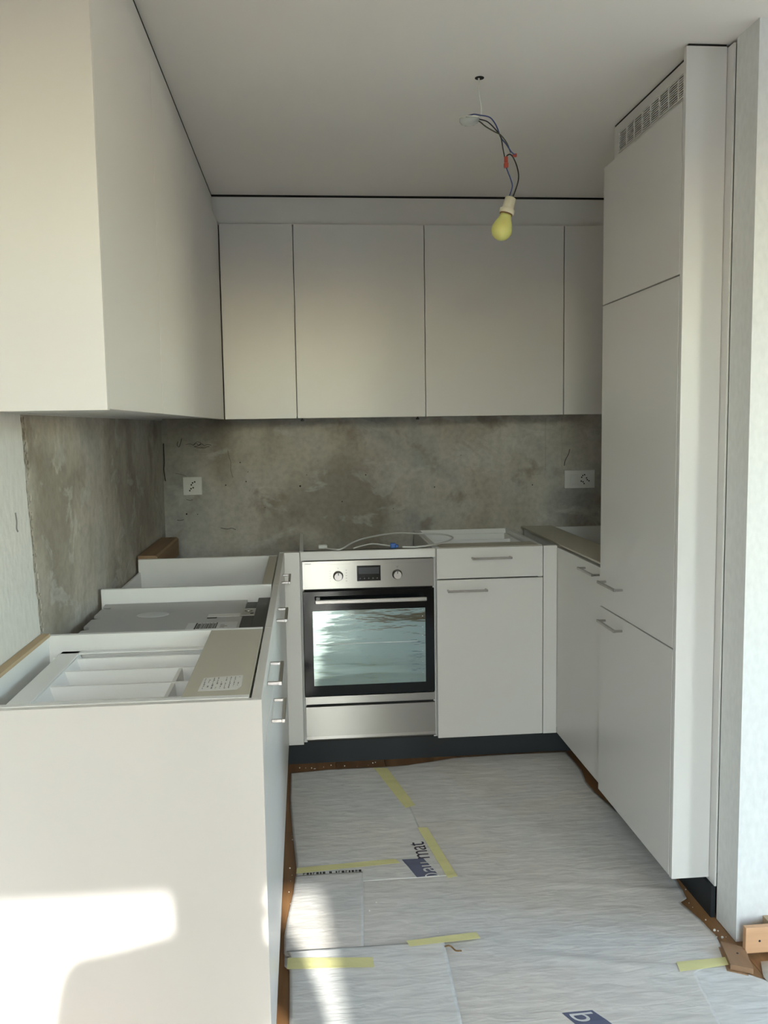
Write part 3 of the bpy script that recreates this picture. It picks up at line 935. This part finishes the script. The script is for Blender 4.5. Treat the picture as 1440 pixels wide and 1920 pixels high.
# ------------------------------------------------------------------ wall sockets
def socket(name, label, x0, x1, z0, z1, outlets, sw=None):
    t = thing(name, label, 'socket', ((x0 + x1) / 2, YW, z0))
    part('cover_plate', BX(x0, x1, YW - 0.010, YW - 0.0005, z0, z1, 0.0025), SOCK, t)
    part('mounting_box', BX(x0 + 0.012, x1 - 0.012, YW - 0.0005, YW + 0.03, z0 + 0.012, z1 - 0.012), SOCK, t)
    for (cx, cz, r, ang) in outlets:
        pts = []
        for a_, rr in ((0, 1), (55, .62), (125, .62), (180, 1), (235, .62), (305, .62)):
            a2 = math.radians(a_ + ang)
            pts.append((cx + math.cos(a2) * r * rr, cz + math.sin(a2) * r * rr))
        o = part('outlet', prism(bmesh.new(), pts, 1, YW - 0.0115, YW - 0.0100), SOCK, t)
        bm = bmesh.new()
        for dx, dz in ((-0.55, 0.0), (0.0, 0.16), (0.55, 0.0)):
            a2 = math.radians(ang)
            px_ = cx + (dx * math.cos(a2) - dz * math.sin(a2)) * r
            pz_ = cz + (dx * math.sin(a2) + dz * math.cos(a2)) * r
            lathe(bm, [(r * 0.21, 0), (r * 0.21, 0.0004)], (px_, YW - 0.0115, pz_), (0, -1, 0), 8)
        part('pin_hole', bm, HOLE, o, None, True)
    if sw:
        part('switch_rocker', BX(*sw, 0.0015), SOCK, t)
    return t


socket('wall_socket', 'small square white wall socket on bare plaster at the left', -0.567, -0.480, 1.087, 1.172,
       [(-0.520, 1.142, 0.019, 40), (-0.528, 1.115, 0.019, 40)])
socket('wall_socket', 'wide white wall socket with switch at the right, beside the fridge cabinet', 1.258, 1.408, 1.080, 1.168,
       [(1.349, 1.139, 0.017, 40), (1.372, 1.122, 0.017, 130), (1.347, 1.108, 0.017, -40)],
       (1.286, 1.322, YW - 0.0125, YW - 0.0098, 1.102, 1.146))

# ------------------------------------------------------------------ loose cable on the oven cabinet
cb = thing('cable', 'loose coiled light grey cable with blue connector over the oven cabinet', 'cable', (0.35, 3.6, 0.90))
bm = bmesh.new()
tube(bm, [(0.066, 3.56, 0.901), (0.11, 3.50, 0.903), (0.14, 3.49, 0.905), (0.20, 3.62, 0.915), (0.27, 3.72, 0.92), (0.393, 3.80, 0.925), (0.50, 3.80, 0.92), (0.595, 3.77, 0.918), (0.628, 3.69, 0.915),
          (0.60, 3.61, 0.912), (0.532, 3.53, 0.908), (0.46, 3.495, 0.905), (0.419, 3.490, 0.905), (0.39, 3.50, 0.905)], 0.0034, 10, 5)
part('cable_loop', bm, CABLE, cb)
bm = bmesh.new()
tube(bm, [(0.190, 3.50, 0.905), (0.225, 3.54, 0.908), (0.27, 3.58, 0.910), (0.31, 3.56, 0.908), (0.345, 3.525, 0.906)], 0.003, 8, 5)
part('cable_end', bm, CABLE, cb)
part('plug', BX(0.05, 0.085, 3.545, 3.575, 0.8995, 0.914, 0.003), CABLE, cb, 'white end plug')
bm = bmesh.new()
box(bm, 0.342, 0.364, 3.505, 3.530, 0.8995, 0.920, 0.003)
box(bm, 0.360, 0.374, 3.500, 3.522, 0.902, 0.914, 0.003)
part('connector', bm, BLUEP, cb, 'blue connector')

# ------------------------------------------------------------------ hanging bulb
YL = 2.534


def L(p, dy=0.0):
    return (p[0], YL + dy, p[1])


hb = thing('pendant_bulb', 'yellow light bulb hanging from bare wires below the ceiling', 'lamp', (0.518, YL, ZC))
part('ceiling_hole', lathe(bmesh.new(), [(0.013, -0.0002), (0.013, 0.0015)], (0.518, YL, ZC), (0, 0, -1), 20), HOLE, hb, 'dark outlet hole in the ceiling')
bm = bmesh.new()
tube(bm, [L((0.516, 2.369)), L((0.517, 2.35)), L((0.515, 2.335)), L((0.520, 2.31)), L((0.523, 2.29)), L((0.522, 2.262))], 0.0026, 8, 4)
part('cord', bm, CORD, hb)
tube_pts = [[(0.484, 2.266), (0.500, 2.269), (0.518, 2.267), (0.548, 2.263), (0.567, 2.242), (0.579, 2.211), (0.594, 2.190), (0.608, 2.168), (0.619, 2.161)],
            [(0.478, 2.262), (0.500, 2.263), (0.518, 2.258), (0.542, 2.250), (0.567, 2.226), (0.579, 2.208), (0.585, 2.179), (0.591, 2.152)],
            [(0.490, 2.256), (0.517, 2.254), (0.536, 2.240), (0.560, 2.224), (0.576, 2.214), (0.594, 2.194), (0.608, 2.168)]]
for pts, m_, dy in zip(tube_pts, (WBLUE, WBLACK, WBROWN), (-0.004, 0.001, 0.005)):
    bm = bmesh.new()
    tube(bm, [L(p, dy * math.sin(i * 1.1) * 1.3) for i, p in enumerate(pts)], 0.0019, 8, 4)
    part('wire', bm, m_, hb, {WBLUE: 'blue wire', WBLACK: 'black wire', WBROWN: 'dark wire'}[m_])
bm = bmesh.new()
tube(bm, [L((0.594, 2.128)), L((0.600, 2.112)), L((0.606, 2.098)), L((0.612, 2.078)), L((0.609, 2.062)), L((0.602, 2.043))], 0.0019, 8, 4)
part('wire', bm, WBLUE, hb, 'blue wire')
bm = bmesh.new()
tube(bm, [L((0.594, 2.152)), L((0.598, 2.160)), L((0.607, 2.162)), L((0.617, 2.150)), L((0.628, 2.121)), L((0.630, 2.093)), L((0.621, 2.063)), L((0.613, 2.043))], 0.0019, 8, 4)
part('wire', bm, WBLACK, hb, 'black wire')
bm = BX(0.588, 0.600, YL - 0.006, YL + 0.006, 2.125, 2.139, 0.002)
box(bm, 0.589, 0.599, YL - 0.005, YL + 0.005, 2.1395, 2.156, 0.002)
part('terminal', bm, RED, hb, 'red wire terminal')
part('terminal', BX(0.613, 0.625, YL - 0.004, YL + 0.004, 2.155, 2.165, 0.002), RED, hb, 'red wire terminal')
bm = lathe(bmesh.new(), [(0.0268, 0.0), (0.0285, 0.004), (0.0285, 0.010), (0.022, 0.018), (0.012, 0.022)], (0.488, YL, 2.262), (0.1, 0.25, -1), 28)
part('ceiling_cap', bm, CLEAR, hb, 'small clear plastic cap')
bm = bmesh.new()
tube(bm, [(0.488 + 0.027 * math.cos(a), YL + 0.027 * math.sin(a), 2.261 + 0.004 * math.sin(a)) for a in [2 * math.pi * q / 24 for q in range(25)]], 0.0016, 6, 1)
part('cap_rim', bm, CORD, hb)
A = Vector(L((0.608, 2.044)))
B = Vector(L((0.5725, 1.9235)))
ax = (B - A).normalized()
part('lamp_socket', lathe(bmesh.new(), [(0.010, 0.0), (0.0155, 0.003), (0.0160, 0.028), (0.0175, 0.034), (0.0215, 0.036), (0.0215, 0.046), (0.0190, 0.048)], A, ax, 28), CREAM, hb)
part('socket_ring', lathe(bmesh.new(), [(0.0185, 0.0475), (0.0185, 0.0510)], A, ax, 24), BRACK, hb)
LN = (B - A).length
prof_b = [(0.0165, 0.0505), (0.0172, 0.058), (0.0200, 0.066), (0.0255, 0.077)]
cz, rb = LN - 0.0300, 0.0300
for q in range(0, 13):
    a = math.radians(-22 + q * 112 / 12)
    prof_b.append((rb * math.cos(a), cz + rb * math.sin(a)))
part('bulb_glass', lathe(bmesh.new(), prof_b, A, ax, 32), BULB, hb)

# ------------------------------------------------------------------ protective sheets on the floor
def H(x, y):
    h = noise.noise(Vector((x * 7, y * 42, 0.3))) * 0.0009
    h += noise.noise(Vector((x * 3.1 + 5, y * 16, 1.7))) * 0.0012
    h += noise.noise(Vector((x * 18, y * 75, 7))) * 0.0004
    # long soft folds running across the big sheet
    dline = (y - (2.14 - (x - 0.55) * 0.32))
    h += 0.0030 * math.exp(-(dline / 0.020) ** 2) * max(0, min(1, (x - 0.45) * 5)) * max(0, min(1, (1.02 - x) * 6))
    d2 = (y - (2.52 - (x - 0.5) * 0.22))
    h += 0.0020 * math.exp(-(d2 / 0.016) ** 2) * max(0, min(1, (x - 0.55) * 5))
    return h + 0.0022


def interp(poly, y):
    if y >= poly[0][1]:
        return poly[0][0]
    for (xa, ya), (xb, yb) in zip(poly, poly[1:]):
        if yb <= y <= ya:
            t_ = 0 if ya == yb else (ya - y) / (ya - yb)
            return xa + (xb - xa) * t_
    return poly[-1][0]


def sheet(name, label, left, right, ytop, ybot, lift, m, nx=70, step=0.008, top_wave=None, bot_fn=None, coarse_y=1.6):
    """left / right: borders as (x, y) from back to front; top_wave(x) bends the back edge"""
    bm = bmesh.new()
    ys = []
    y = ytop
    while y > ybot:
        ys.append(y)
        y -= step if y > coarse_y else 0.05
    ys.append(ybot)
    rows = []
    for y in ys:
        xl, xr = interp(left, y), interp(right, y)
        row = []
        for i in range(nx + 1):
            u = i / nx
            x_ = xl + (xr - xl) * u
            yy = y
            if top_wave:
                tp = top_wave(x_)
                yy = ybot + (y - ybot) * (tp - ybot) / (ytop - ybot)
            if bot_fn:
                bt = bot_fn(x_)
                yy = ytop + (y - ytop) * (ytop - bt) / (ytop - ybot)
            z_ = H(x_, yy) + lift
            row.append(bm.verts.new((x_, yy, z_)))
        rows.append(row)
    for a, b in zip(rows, rows[1:]):
        for i in range(nx):
            bm.faces.new((a[i], b[i], b[i + 1], a[i + 1])).smooth = True
    r = bmesh.ops.extrude_face_region(bm, geom=list(bm.faces))
    nv = [v for v in r['geom'] if isinstance(v, bmesh.types.BMVert)]
    bmesh.ops.translate(bm, verts=nv, vec=(0, 0, 0.0007))
    bmesh.ops.recalc_face_normals(bm, faces=bm.faces)
    return solo(name, bm, m, label, 'floor sheet')


def jag(y, s=0.006, f=14, o=0.0):
    return noise.noise(Vector((y * f, o, 3.3))) * s


# big sheet below everything
left = [(-0.079, 3.50), (-0.083, 3.44), (-0.082, 3.184), (-0.068, 2.92), (-0.054, 2.696), (-0.056, 2.60), (-0.062, 2.503), (-0.078, 2.36), (-0.084, 2.286), (-0.083, 2.20), (-0.070, 2.185), (-0.068, 2.08), (-0.066, 1.90), (-0.066, -1.3)]
right = [(1.079, 3.515), (1.083, 3.316), (1.064, 3.20), (1.066, 3.10), (1.090, 2.946), (1.108, 2.85), (1.108, 2.50), (1.094, 2.40), (1.086, 2.345), (1.060, 2.330), (1.077, 2.24), (1.083, 2.163), (1.070, 2.080), (1.064, 2.045), (0.958, 2.015), (0.932, 1.83), (0.90, 1.5), (0.86, -1.3)]


def back_edge(x_):
    pts = [(-0.1, 3.425), (0.077, 3.446), (0.252, 3.446), (0.384, 3.451), (0.50, 3.480), (0.594, 3.508), (0.80, 3.5145), (1.2, 3.513)]
    for (xa, ya), (xb, yb) in zip(pts, pts[1:]):
        if xa <= x_ <= xb:
            return ya + (yb - ya) * (x_ - xa) / (xb - xa)
    return pts[-1][1] if x_ > 1 else pts[0][1]


big = sheet('floor_sheet', 'large grey-white protective fleece over the kitchen floor, under the other sheets', left, right, 3.515, 0.70, 0.0016, FLEECE, 110, 0.008, back_edge)
# back left sheet with the printed logo
leftA = [(x_ - 0.001, y_) for x_, y_ in left]
rightA = [(0.280, 3.446), (0.325, 3.25), (0.356, 3.06), (0.368, 2.885), (0.408, 2.62), (0.420, 2.53)]


def botA(x_):
    return 2.552 if x_ > 0.20 else (2.575 - 0 if x_ > 0.13 else 2.600)


shA = sheet('floor_sheet', 'wrinkled fleece sheet at the back left of the floor bearing the larger printed logo', leftA, rightA, 3.446, 2.552, 0.0038, FLEECE2, 56, 0.008,
            lambda x_: min(back_edge(x_) - 0.002, 3.446))
shB = sheet('floor_sheet', 'narrow pinkish grey fleece strip beside the left units, partly in sun', [(x_ - 0.002, y_) for x_, y_ in left],
            [(0.152, 2.606), (0.140, 2.40), (0.126, 2.19)], 2.606, 2.190, 0.0062, FLEECE, 26, 0.008)
shC = sheet('floor_sheet', 'fleece sheet at the front left of the floor, under the two front tapes', [(-0.083, 2.225), (-0.070, 2.185), (-0.068, 2.08), (-0.066, 1.90), (-0.066, -1.2)],
            [(0.345, 2.21), (0.335, 1.894), (0.30, 0.9), (0.26, -1.2)], 2.21, 1.30, 0.0086, FLEECE2, 44, 0.008)
shE = sheet('floor_sheet', 'smooth cool white fleece sheet at the right by the wall end', [(0.93, 2.062), (0.90, 1.83), (0.86, 1.2)],
            [(1.066, 2.062), (1.064, 2.040), (1.073, 2.005), (1.13, 1.955), (1.26, 1.80), (1.36, 1.2)], 2.062, 1.25, 0.0, FLEECE2, 40, 0.008)
shG = sheet('floor_sheet', 'off-white fleece on the living room floor, bottom right corner', [(1.145, 2.036), (1.12, 1.98), (1.12, 1.90), (1.10, 1.2), (1.25, -1.2)],
            [(3.3, 2.036), (3.3, -1.3)], 2.036, -1.2, 0.0008, FLEECE, 60, 0.02)
# vertical crease of the strip, printed line of small letters on the sheet's edge
def onsheet(bm, x0, x1, y0, y1, lift):
    vs = [bm.verts.new((x_, y_, H(x_, y_) + lift)) for x_, y_ in ((x0, y0), (x1, y0), (x1, y1), (x0, y1))]
    bm.faces.new(vs)


bm = bmesh.new()
xx = -0.035
while xx < 0.146:
    w_ = random.uniform(0.004, 0.009)
    gap = 0.0035 if not (0.022 < xx < 0.035 or 0.04 < xx < 0.056 or 0.086 < xx < 0.096) else 0.012
    for q in range(random.choice((2, 3))):
        onsheet(bm, xx + q * w_ / 3, xx + q * w_ / 3 + w_ / 5, 2.6085, 2.6225, 0.0050)
    onsheet(bm, xx, xx + w_, random.choice((2.6085, 2.619)), 2.6225, 0.0050)
    xx += w_ + gap
part('small_print', bm, INK, shA, 'line of tiny dark lettering along the sheet edge', True)


def text_mesh(body, size):
    cu = bpy.data.curves.new('t', 'FONT')
    cu.body = body
    cu.size = size
    cu.resolution_u = 4
    cu.space_character = 0.94
    o = bpy.data.objects.new('t', cu)
    COL.objects.link(o)
    dg = bpy.context.evaluated_depsgraph_get()
    me = bpy.data.meshes.new_from_object(o.evaluated_get(dg))
    bpy.data.objects.remove(o)
    return me


def place_text(parent, name, body, size, origin, along, up, m, lift, sx=1.0, bold=0.0, label=None):
    me = text_mesh(body, size)
    bm = bmesh.new()
    bm.from_mesh(me)
    bmesh.ops.triangulate(bm, faces=bm.faces)
    bmesh.ops.subdivide_edges(bm, edges=[e for e in bm.edges if e.calc_length() > 0.012], cuts=1)
    a, u = Vector(along), Vector(up)
    for v in bm.verts:
        p = Vector(origin) + a * v.co.x * sx + u * v.co.y
        v.co = Vector((p.x, p.y, H(p.x, p.y) + lift))
    if bold:
        pass
    w = part(name, bm, m, parent, label)
    return w


def logo(parent, quad, lift):
    bm = bmesh.new()
    n = 14
    rows = []
    q = [Vector((a, b, 0)) for a, b in quad]
    for i in range(n + 1):
        a = q[0].lerp(q[1], i / n)
        b = q[3].lerp(q[2], i / n)
        row = []
        for j in range(n + 1):
            p = a.lerp(b, j / n)
            row.append(bm.verts.new((p.x, p.y, H(p.x, p.y) + lift)))
        rows.append(row)
    for a, b in zip(rows, rows[1:]):
        for i in range(n):
            bm.faces.new((a[i], a[i + 1], b[i + 1], b[i]))
    bmesh.ops.recalc_face_normals(bm, faces=bm.faces)
    return part('logo_field', bm, NAVY, parent, 'slate blue printed parallelogram')


lg = logo(shA, [(0.282, 2.672), (0.352, 2.672), (0.385, 2.560), (0.316, 2.5545)], 0.0048)
place_text(shA, 'lettering', 'mat', 0.086, (0.374, 2.668, 0), (-0.06, 1, 0), (-1, -0.03, 0), NAVYD, 0.0050, 0.90, label='dark letters mat')
place_text(shA, 'lettering', 'au', 0.086, (0.382, 2.582, 0), (-0.09, 1, 0), (-1, -0.03, 0), WPRINT, 0.0056, 0.88, label='white letters au')
bm = bmesh.new()
hz = H(0.36, 2.57) + 0.0056
tube(bm, [(0.384 - 0.020 * (1 - math.cos(a)), 2.556 + 0.017 * math.sin(a), hz) for a in [math.pi * q / 12 for q in range(13)]], 0.0026, 5, 1)
for v in bm.verts:
    v.co.z = H(v.co.x, v.co.y) + 0.0056 + (v.co.z - hz) * 0.1
part('lettering', bm, WPRINT, shA, 'cut off white letter b')
lg2 = logo(big, [(0.577, 1.898), (0.652, 1.901), (0.727, 1.770), (0.640, 1.765)], 0.0027)
place_text(big, 'lettering', 'b', 0.082, (0.589, 1.896, 0), (0.42, -0.92, 0), (1, 0.06, 0), WPRINT, 0.0031, 1.0, label='white letter b')

# ------------------------------------------------------------------ strips of yellow tape
def tape(label, pts, lift):
    """pts: four corners; a thin strip that follows the sheets"""
    bm = bmesh.new()
    n, mm = 24, 4
    q = [Vector((a, b, 0)) for a, b in pts]
    rows = []
    for i in range(n + 1):
        a = q[0].lerp(q[1], i / n)
        b = q[3].lerp(q[2], i / n)
        if i in (0, n):
            s = 1 if i == 0 else -1
            a = a + (q[1] - q[0]).normalized() * random.uniform(0, .004) * s
        rows.append([bm.verts.new((p.x, p.y, H(p.x, p.y) + lift)) for p in (a.lerp(b, j / mm) for j in range(mm + 1))])
    for a, b in zip(rows, rows[1:]):
        for i in range(mm):
            bm.faces.new((a[i], a[i + 1], b[i + 1], b[i]))
    bmesh.ops.recalc_face_normals(bm, faces=bm.faces)
    r = bmesh.ops.extrude_face_region(bm, geom=list(bm.faces))
    bmesh.ops.translate(bm, verts=[v for v in r['geom'] if isinstance(v, bmesh.types.BMVert)], vec=(0, 0, 0.0004))
    bmesh.ops.recalc_face_normals(bm, faces=bm.faces)
    return solo('tape_strip', bm, TAPE, label, 'tape', 'strips of yellow masking tape on the floor')


tape('yellow tape strip running from the back kickboard, farthest from the camera', [(0.252, 3.440), (0.337, 3.044), (0.376, 3.062), (0.307, 3.424)], 0.0055)
tape('yellow tape strip slanting along the right side of the logo lettering', [(0.360, 2.885), (0.410, 2.532), (0.441, 2.543), (0.394, 2.880)], 0.0065)
tape('long thin yellow tape strip from the left units to the blue logo', [(-0.056, 2.655), (0.262, 2.678), (0.274, 2.650), (-0.056, 2.620)], 0.0058)
tape('wide yellow tape strip touching the left units, half in sunlight', [(-0.076, 2.177), (0.150, 2.154), (0.148, 2.113), (-0.076, 2.130)], 0.0108)
tape('yellow tape strip in the middle of the floor near the brown shaving', [(0.240, 2.218), (0.441, 2.236), (0.444, 2.206), (0.250, 2.192)], 0.0108)
tape('crumpled yellow tape strip at the right beside the wooden offcut', [(0.924, 2.054), (1.070, 2.060), (1.062, 2.028), (0.919, 2.014)], 0.0040)

# debris
bm = bmesh.new()
tube(bm, [(0.343, 2.182, 0.0118), (0.352, 2.175, 0.018), (0.360, 2.176, 0.013), (0.368, 2.160, 0.012), (0.378, 2.152, 0.016), (0.382, 2.158, 0.0118)], 0.0022, 6, 3)
for v in bm.verts:
    v.co.z = max(v.co.z, 0.0099)
solo('wood_shaving', bm, BRACK, 'small curled brown shaving on the sheet below the middle tape', 'shaving')
bm = bmesh.new()
for (cx, cy, n_, sx, sy, z_) in ((1.095, 2.25, 9, .02, .16, 0.0), (-0.073, 2.62, 10, .006, .30, 0.0), (0.10, 3.49, 12, .20, .02, 0.0), (0.3, 2.3, 3, .3, .25, .0105)):
    for q in range(n_):
        r_ = random.uniform(0.0012, 0.0028)
        bmesh.ops.create_icosphere(bm, subdivisions=1, radius=r_, matrix=Matrix.Translation((cx + random.uniform(-sx, sx), cy + random.uniform(-sy, sy), z_ + r_ * 0.6)))
for cx, cy in ((1.113, 2.185), (1.118, 2.15)):
    bmesh.ops.create_icosphere(bm, subdivisions=1, radius=0.004, matrix=Matrix.Translation((cx - 0.02, cy, 0.003)))
solo('plaster_crumbs', bm, CRUMB, 'scattered white plaster crumbs on the bare wood and sheets', 'crumbs', None, 'stuff')

# ------------------------------------------------------------------ skirting pieces by the wall end
t = thing('skirting_board', 'light beech skirting board with a screw hole on the living room wall, bottom right', 'skirting board', (1.6, 2.07, 0))
part('board', prism(bmesh.new(), [(2.062, 0.010), (2.130, 0.010), (2.130, 0.078), (2.065, 0.081), (2.062, 0.079)], 0, 1.116, 2.6) if False else BX(1.117, 2.6, 2.062, 2.078, 0.010, 0.080, 0.0015), BEECH, t)
part('spacer', BX(1.20, 2.6, 2.0785, 2.1305, 0.0, 0.070), EDGE, t)
part('screw_hole', lathe(bmesh.new(), [(0.0032, 0), (0.0032, 0.0006)], (1.155, 2.0622, 0.043), (0, -1, 0), 10), HOLE, t)
t = thing('skirting_offcut', 'short brown skirting offcut lying flat on the floor at the wall end', 'offcut', (1.085, 2.04, 0))
part('board', prism(bmesh.new(), [(1.072, 2.108), (1.121, 2.075), (1.098, 1.985), (1.050, 2.010)], 2, 0.006, 0.020), OFFC, t)
part('lower_strip', prism(bmesh.new(), [(1.066, 2.106), (1.1, 2.085), (1.085, 1.985), (1.040, 2.008)], 2, 0.0, 0.0058), OFFC, t)
part('screw_hole', lathe(bmesh.new(), [(0.0028, 0), (0.0028, 0.0005)], (1.090, 2.052, 0.020), (0, 0, 1), 10), HOLE, t)


# ------------------------------------------------------------------ the person taking the picture (their shadow falls on the end panel)
def person():
    V, E, RAD = [], [], []

    def add(p, r, parent=None):
        V.append(p)
        RAD.append(r)
        if parent is not None:
            E.append((parent, len(V) - 1))
        return len(V) - 1
    cx, cy = -0.10, -0.44
    pel = add((cx, cy, 1.00), (0.155, 0.105))
    wst = add((cx, cy + 0.01, 1.14), (0.132, 0.095), pel)
    che = add((cx, cy + 0.01, 1.32), (0.150, 0.108), wst)
    upc = add((cx, cy, 1.455), (0.140, 0.085), che)
    nck = add((cx + 0.045, cy + 0.02, 1.545), (0.080, 0.062), upc)
    hd0 = add((cx + 0.06, cy + 0.05, 1.62), (0.070, 0.080), nck)
    hd1 = add((cx + 0.068, cy + 0.055, 1.69), (0.080, 0.094), hd0)
    hd2 = add((cx + 0.07, cy + 0.05, 1.755), (0.058, 0.066), hd1)
    feet = []
    for s in (-1, 1):
        hip = add((cx + s * 0.09, cy, 0.90), (0.092, 0.092), pel)
        kn = add((cx + s * 0.11, cy + 0.02, 0.51), (0.058, 0.060), hip)
        an = add((cx + s * 0.12, cy - 0.01, 0.10), (0.038, 0.042), kn)
        bl = add((cx + s * 0.125, cy + 0.07, 0.050), (0.040, 0.036), an)
        add((cx + s * 0.135, cy + 0.17, 0.046), (0.038, 0.026), bl)
    # arms, both hands holding the phone
    for s, el, wr, pal, sgn in ((-1, (-0.31, -0.27, 1.22), (-0.120, -0.115, 1.30), (-0.083, -0.052, 1.335), -1),
                                (1, (0.17, -0.28, 1.22), (0.125, -0.115, 1.30), (0.083, -0.052, 1.335), 1)):
        sh = add((cx + s * 0.175, cy, 1.480), (0.078, 0.066), upc)
        e = add(el, (0.043, 0.043), sh)
        w = add(wr, (0.027, 0.027), e)
        p = add(pal, (0.030, 0.018), w)
        # four fingers behind the phone, thumb on the screen side edge
        for q in range(4):
            z0 = 1.325 + q * 0.021
            f0 = add((sgn * 0.082, -0.036 + 0.002 * q, z0), (0.0095, 0.0095), p)
            f1 = add((sgn * (0.072 - 0.001 * q), -0.0165, z0 + 0.006), (0.0085, 0.0085), f0)
            add((sgn * (0.052 + (0.006 if q in (0, 3) else 0)), -0.0120, z0 + 0.010), (0.0072, 0.0072), f1)
        t0 = add((sgn * 0.072, -0.060, 1.352), (0.0115, 0.0115), p)
        t1 = add((sgn * 0.056, -0.052, 1.385), (0.0100, 0.0100), t0)
        add((sgn * 0.040, -0.046, 1.402), (0.0085, 0.0085), t1)
    me = bpy.data.meshes.new('person')
    me.from_pydata(V, E, [])
    o = bpy.data.objects.new('person', me)
    COL.objects.link(o)
    md = o.modifiers.new('skin', 'SKIN')
    md.use_smooth_shade = True
    for v, r in zip(me.skin_vertices[0].data, RAD):
        v.radius = r
    me.skin_vertices[0].data[0].use_root = True
    sb = o.modifiers.new('sub', 'SUBSURF')
    sb.levels = sb.render_levels = 2
    bpy.context.view_layer.update()
    dg = bpy.context.evaluated_depsgraph_get()
    m2 = bpy.data.meshes.new_from_object(o.evaluated_get(dg))
    bpy.data.objects.remove(o)
    m2.materials.clear()
    for m_ in (SKIN, JACKET, TROUS, SHOE):
        m2.materials.append(m_)
    for p in m2.polygons:
        c = p.center
        if c.z < 0.085:
            p.material_index = 3
        elif c.z < 1.04:
            p.material_index = 2
        elif c.z > 1.56 and c.y < -0.25 or c.y > -0.135:
            p.material_index = 0
        else:
            p.material_index = 1
        p.use_smooth = True
    bm = bmesh.new()
    bm.from_mesh(m2)
    o = solo('person', bm, SKIN, 'person standing in the room holding up a phone, in dark sweater and grey trousers', 'person')
    for m_ in (JACKET, TROUS, SHOE):
        o.data.materials.append(m_)
    hx, hy = cx + 0.068, cy + 0.05
    bm = bmesh.new()
    bmesh.ops.create_uvsphere(bm, u_segments=20, v_segments=14, radius=1.0, matrix=Matrix.Translation((hx, hy - 0.018, 1.715)) @ Matrix.Diagonal((0.088, 0.098, 0.088, 1)))
    for v in list(bm.verts):
        if v.co.y > hy + 0.045 and v.co.z < 1.745:
            v.co.y = hy + 0.045
    part('hair', bm, HAIR, o)
    for s in (-1, 1):
        bm = bmesh.new()
        bmesh.ops.create_uvsphere(bm, u_segments=10, v_segments=8, radius=0.011, matrix=Matrix.Translation((hx + s * 0.030, hy + 0.078, 1.690)))
        part('eye', bm, SOCK, o)
    bm = bmesh.new()
    bmesh.ops.create_cone(bm, cap_ends=True, segments=8, radius1=0.016, radius2=0.005, depth=0.04, matrix=Matrix.Translation((hx, hy + 0.088, 1.670)))
    part('nose', bm, SKIN, o)
    part('mouth', BX(hx - 0.022, hx + 0.022, hy + 0.070, hy + 0.079, 1.633, 1.639, 0.002), RED, o)
    ph = thing('phone', 'black phone held up in both hands', 'phone', (0, -0.02, 1.33))
    part('body', BX(-0.037, 0.037, -0.040, -0.022, 1.300, 1.452, 0.004), PHONE, ph)


person()

# give every top-level mesh copy unique data where needed
for ob in list(COL.objects):
    if ob.type == 'MESH' and len(ob.data.polygons) == 0:
        bpy.data.objects.remove(ob)
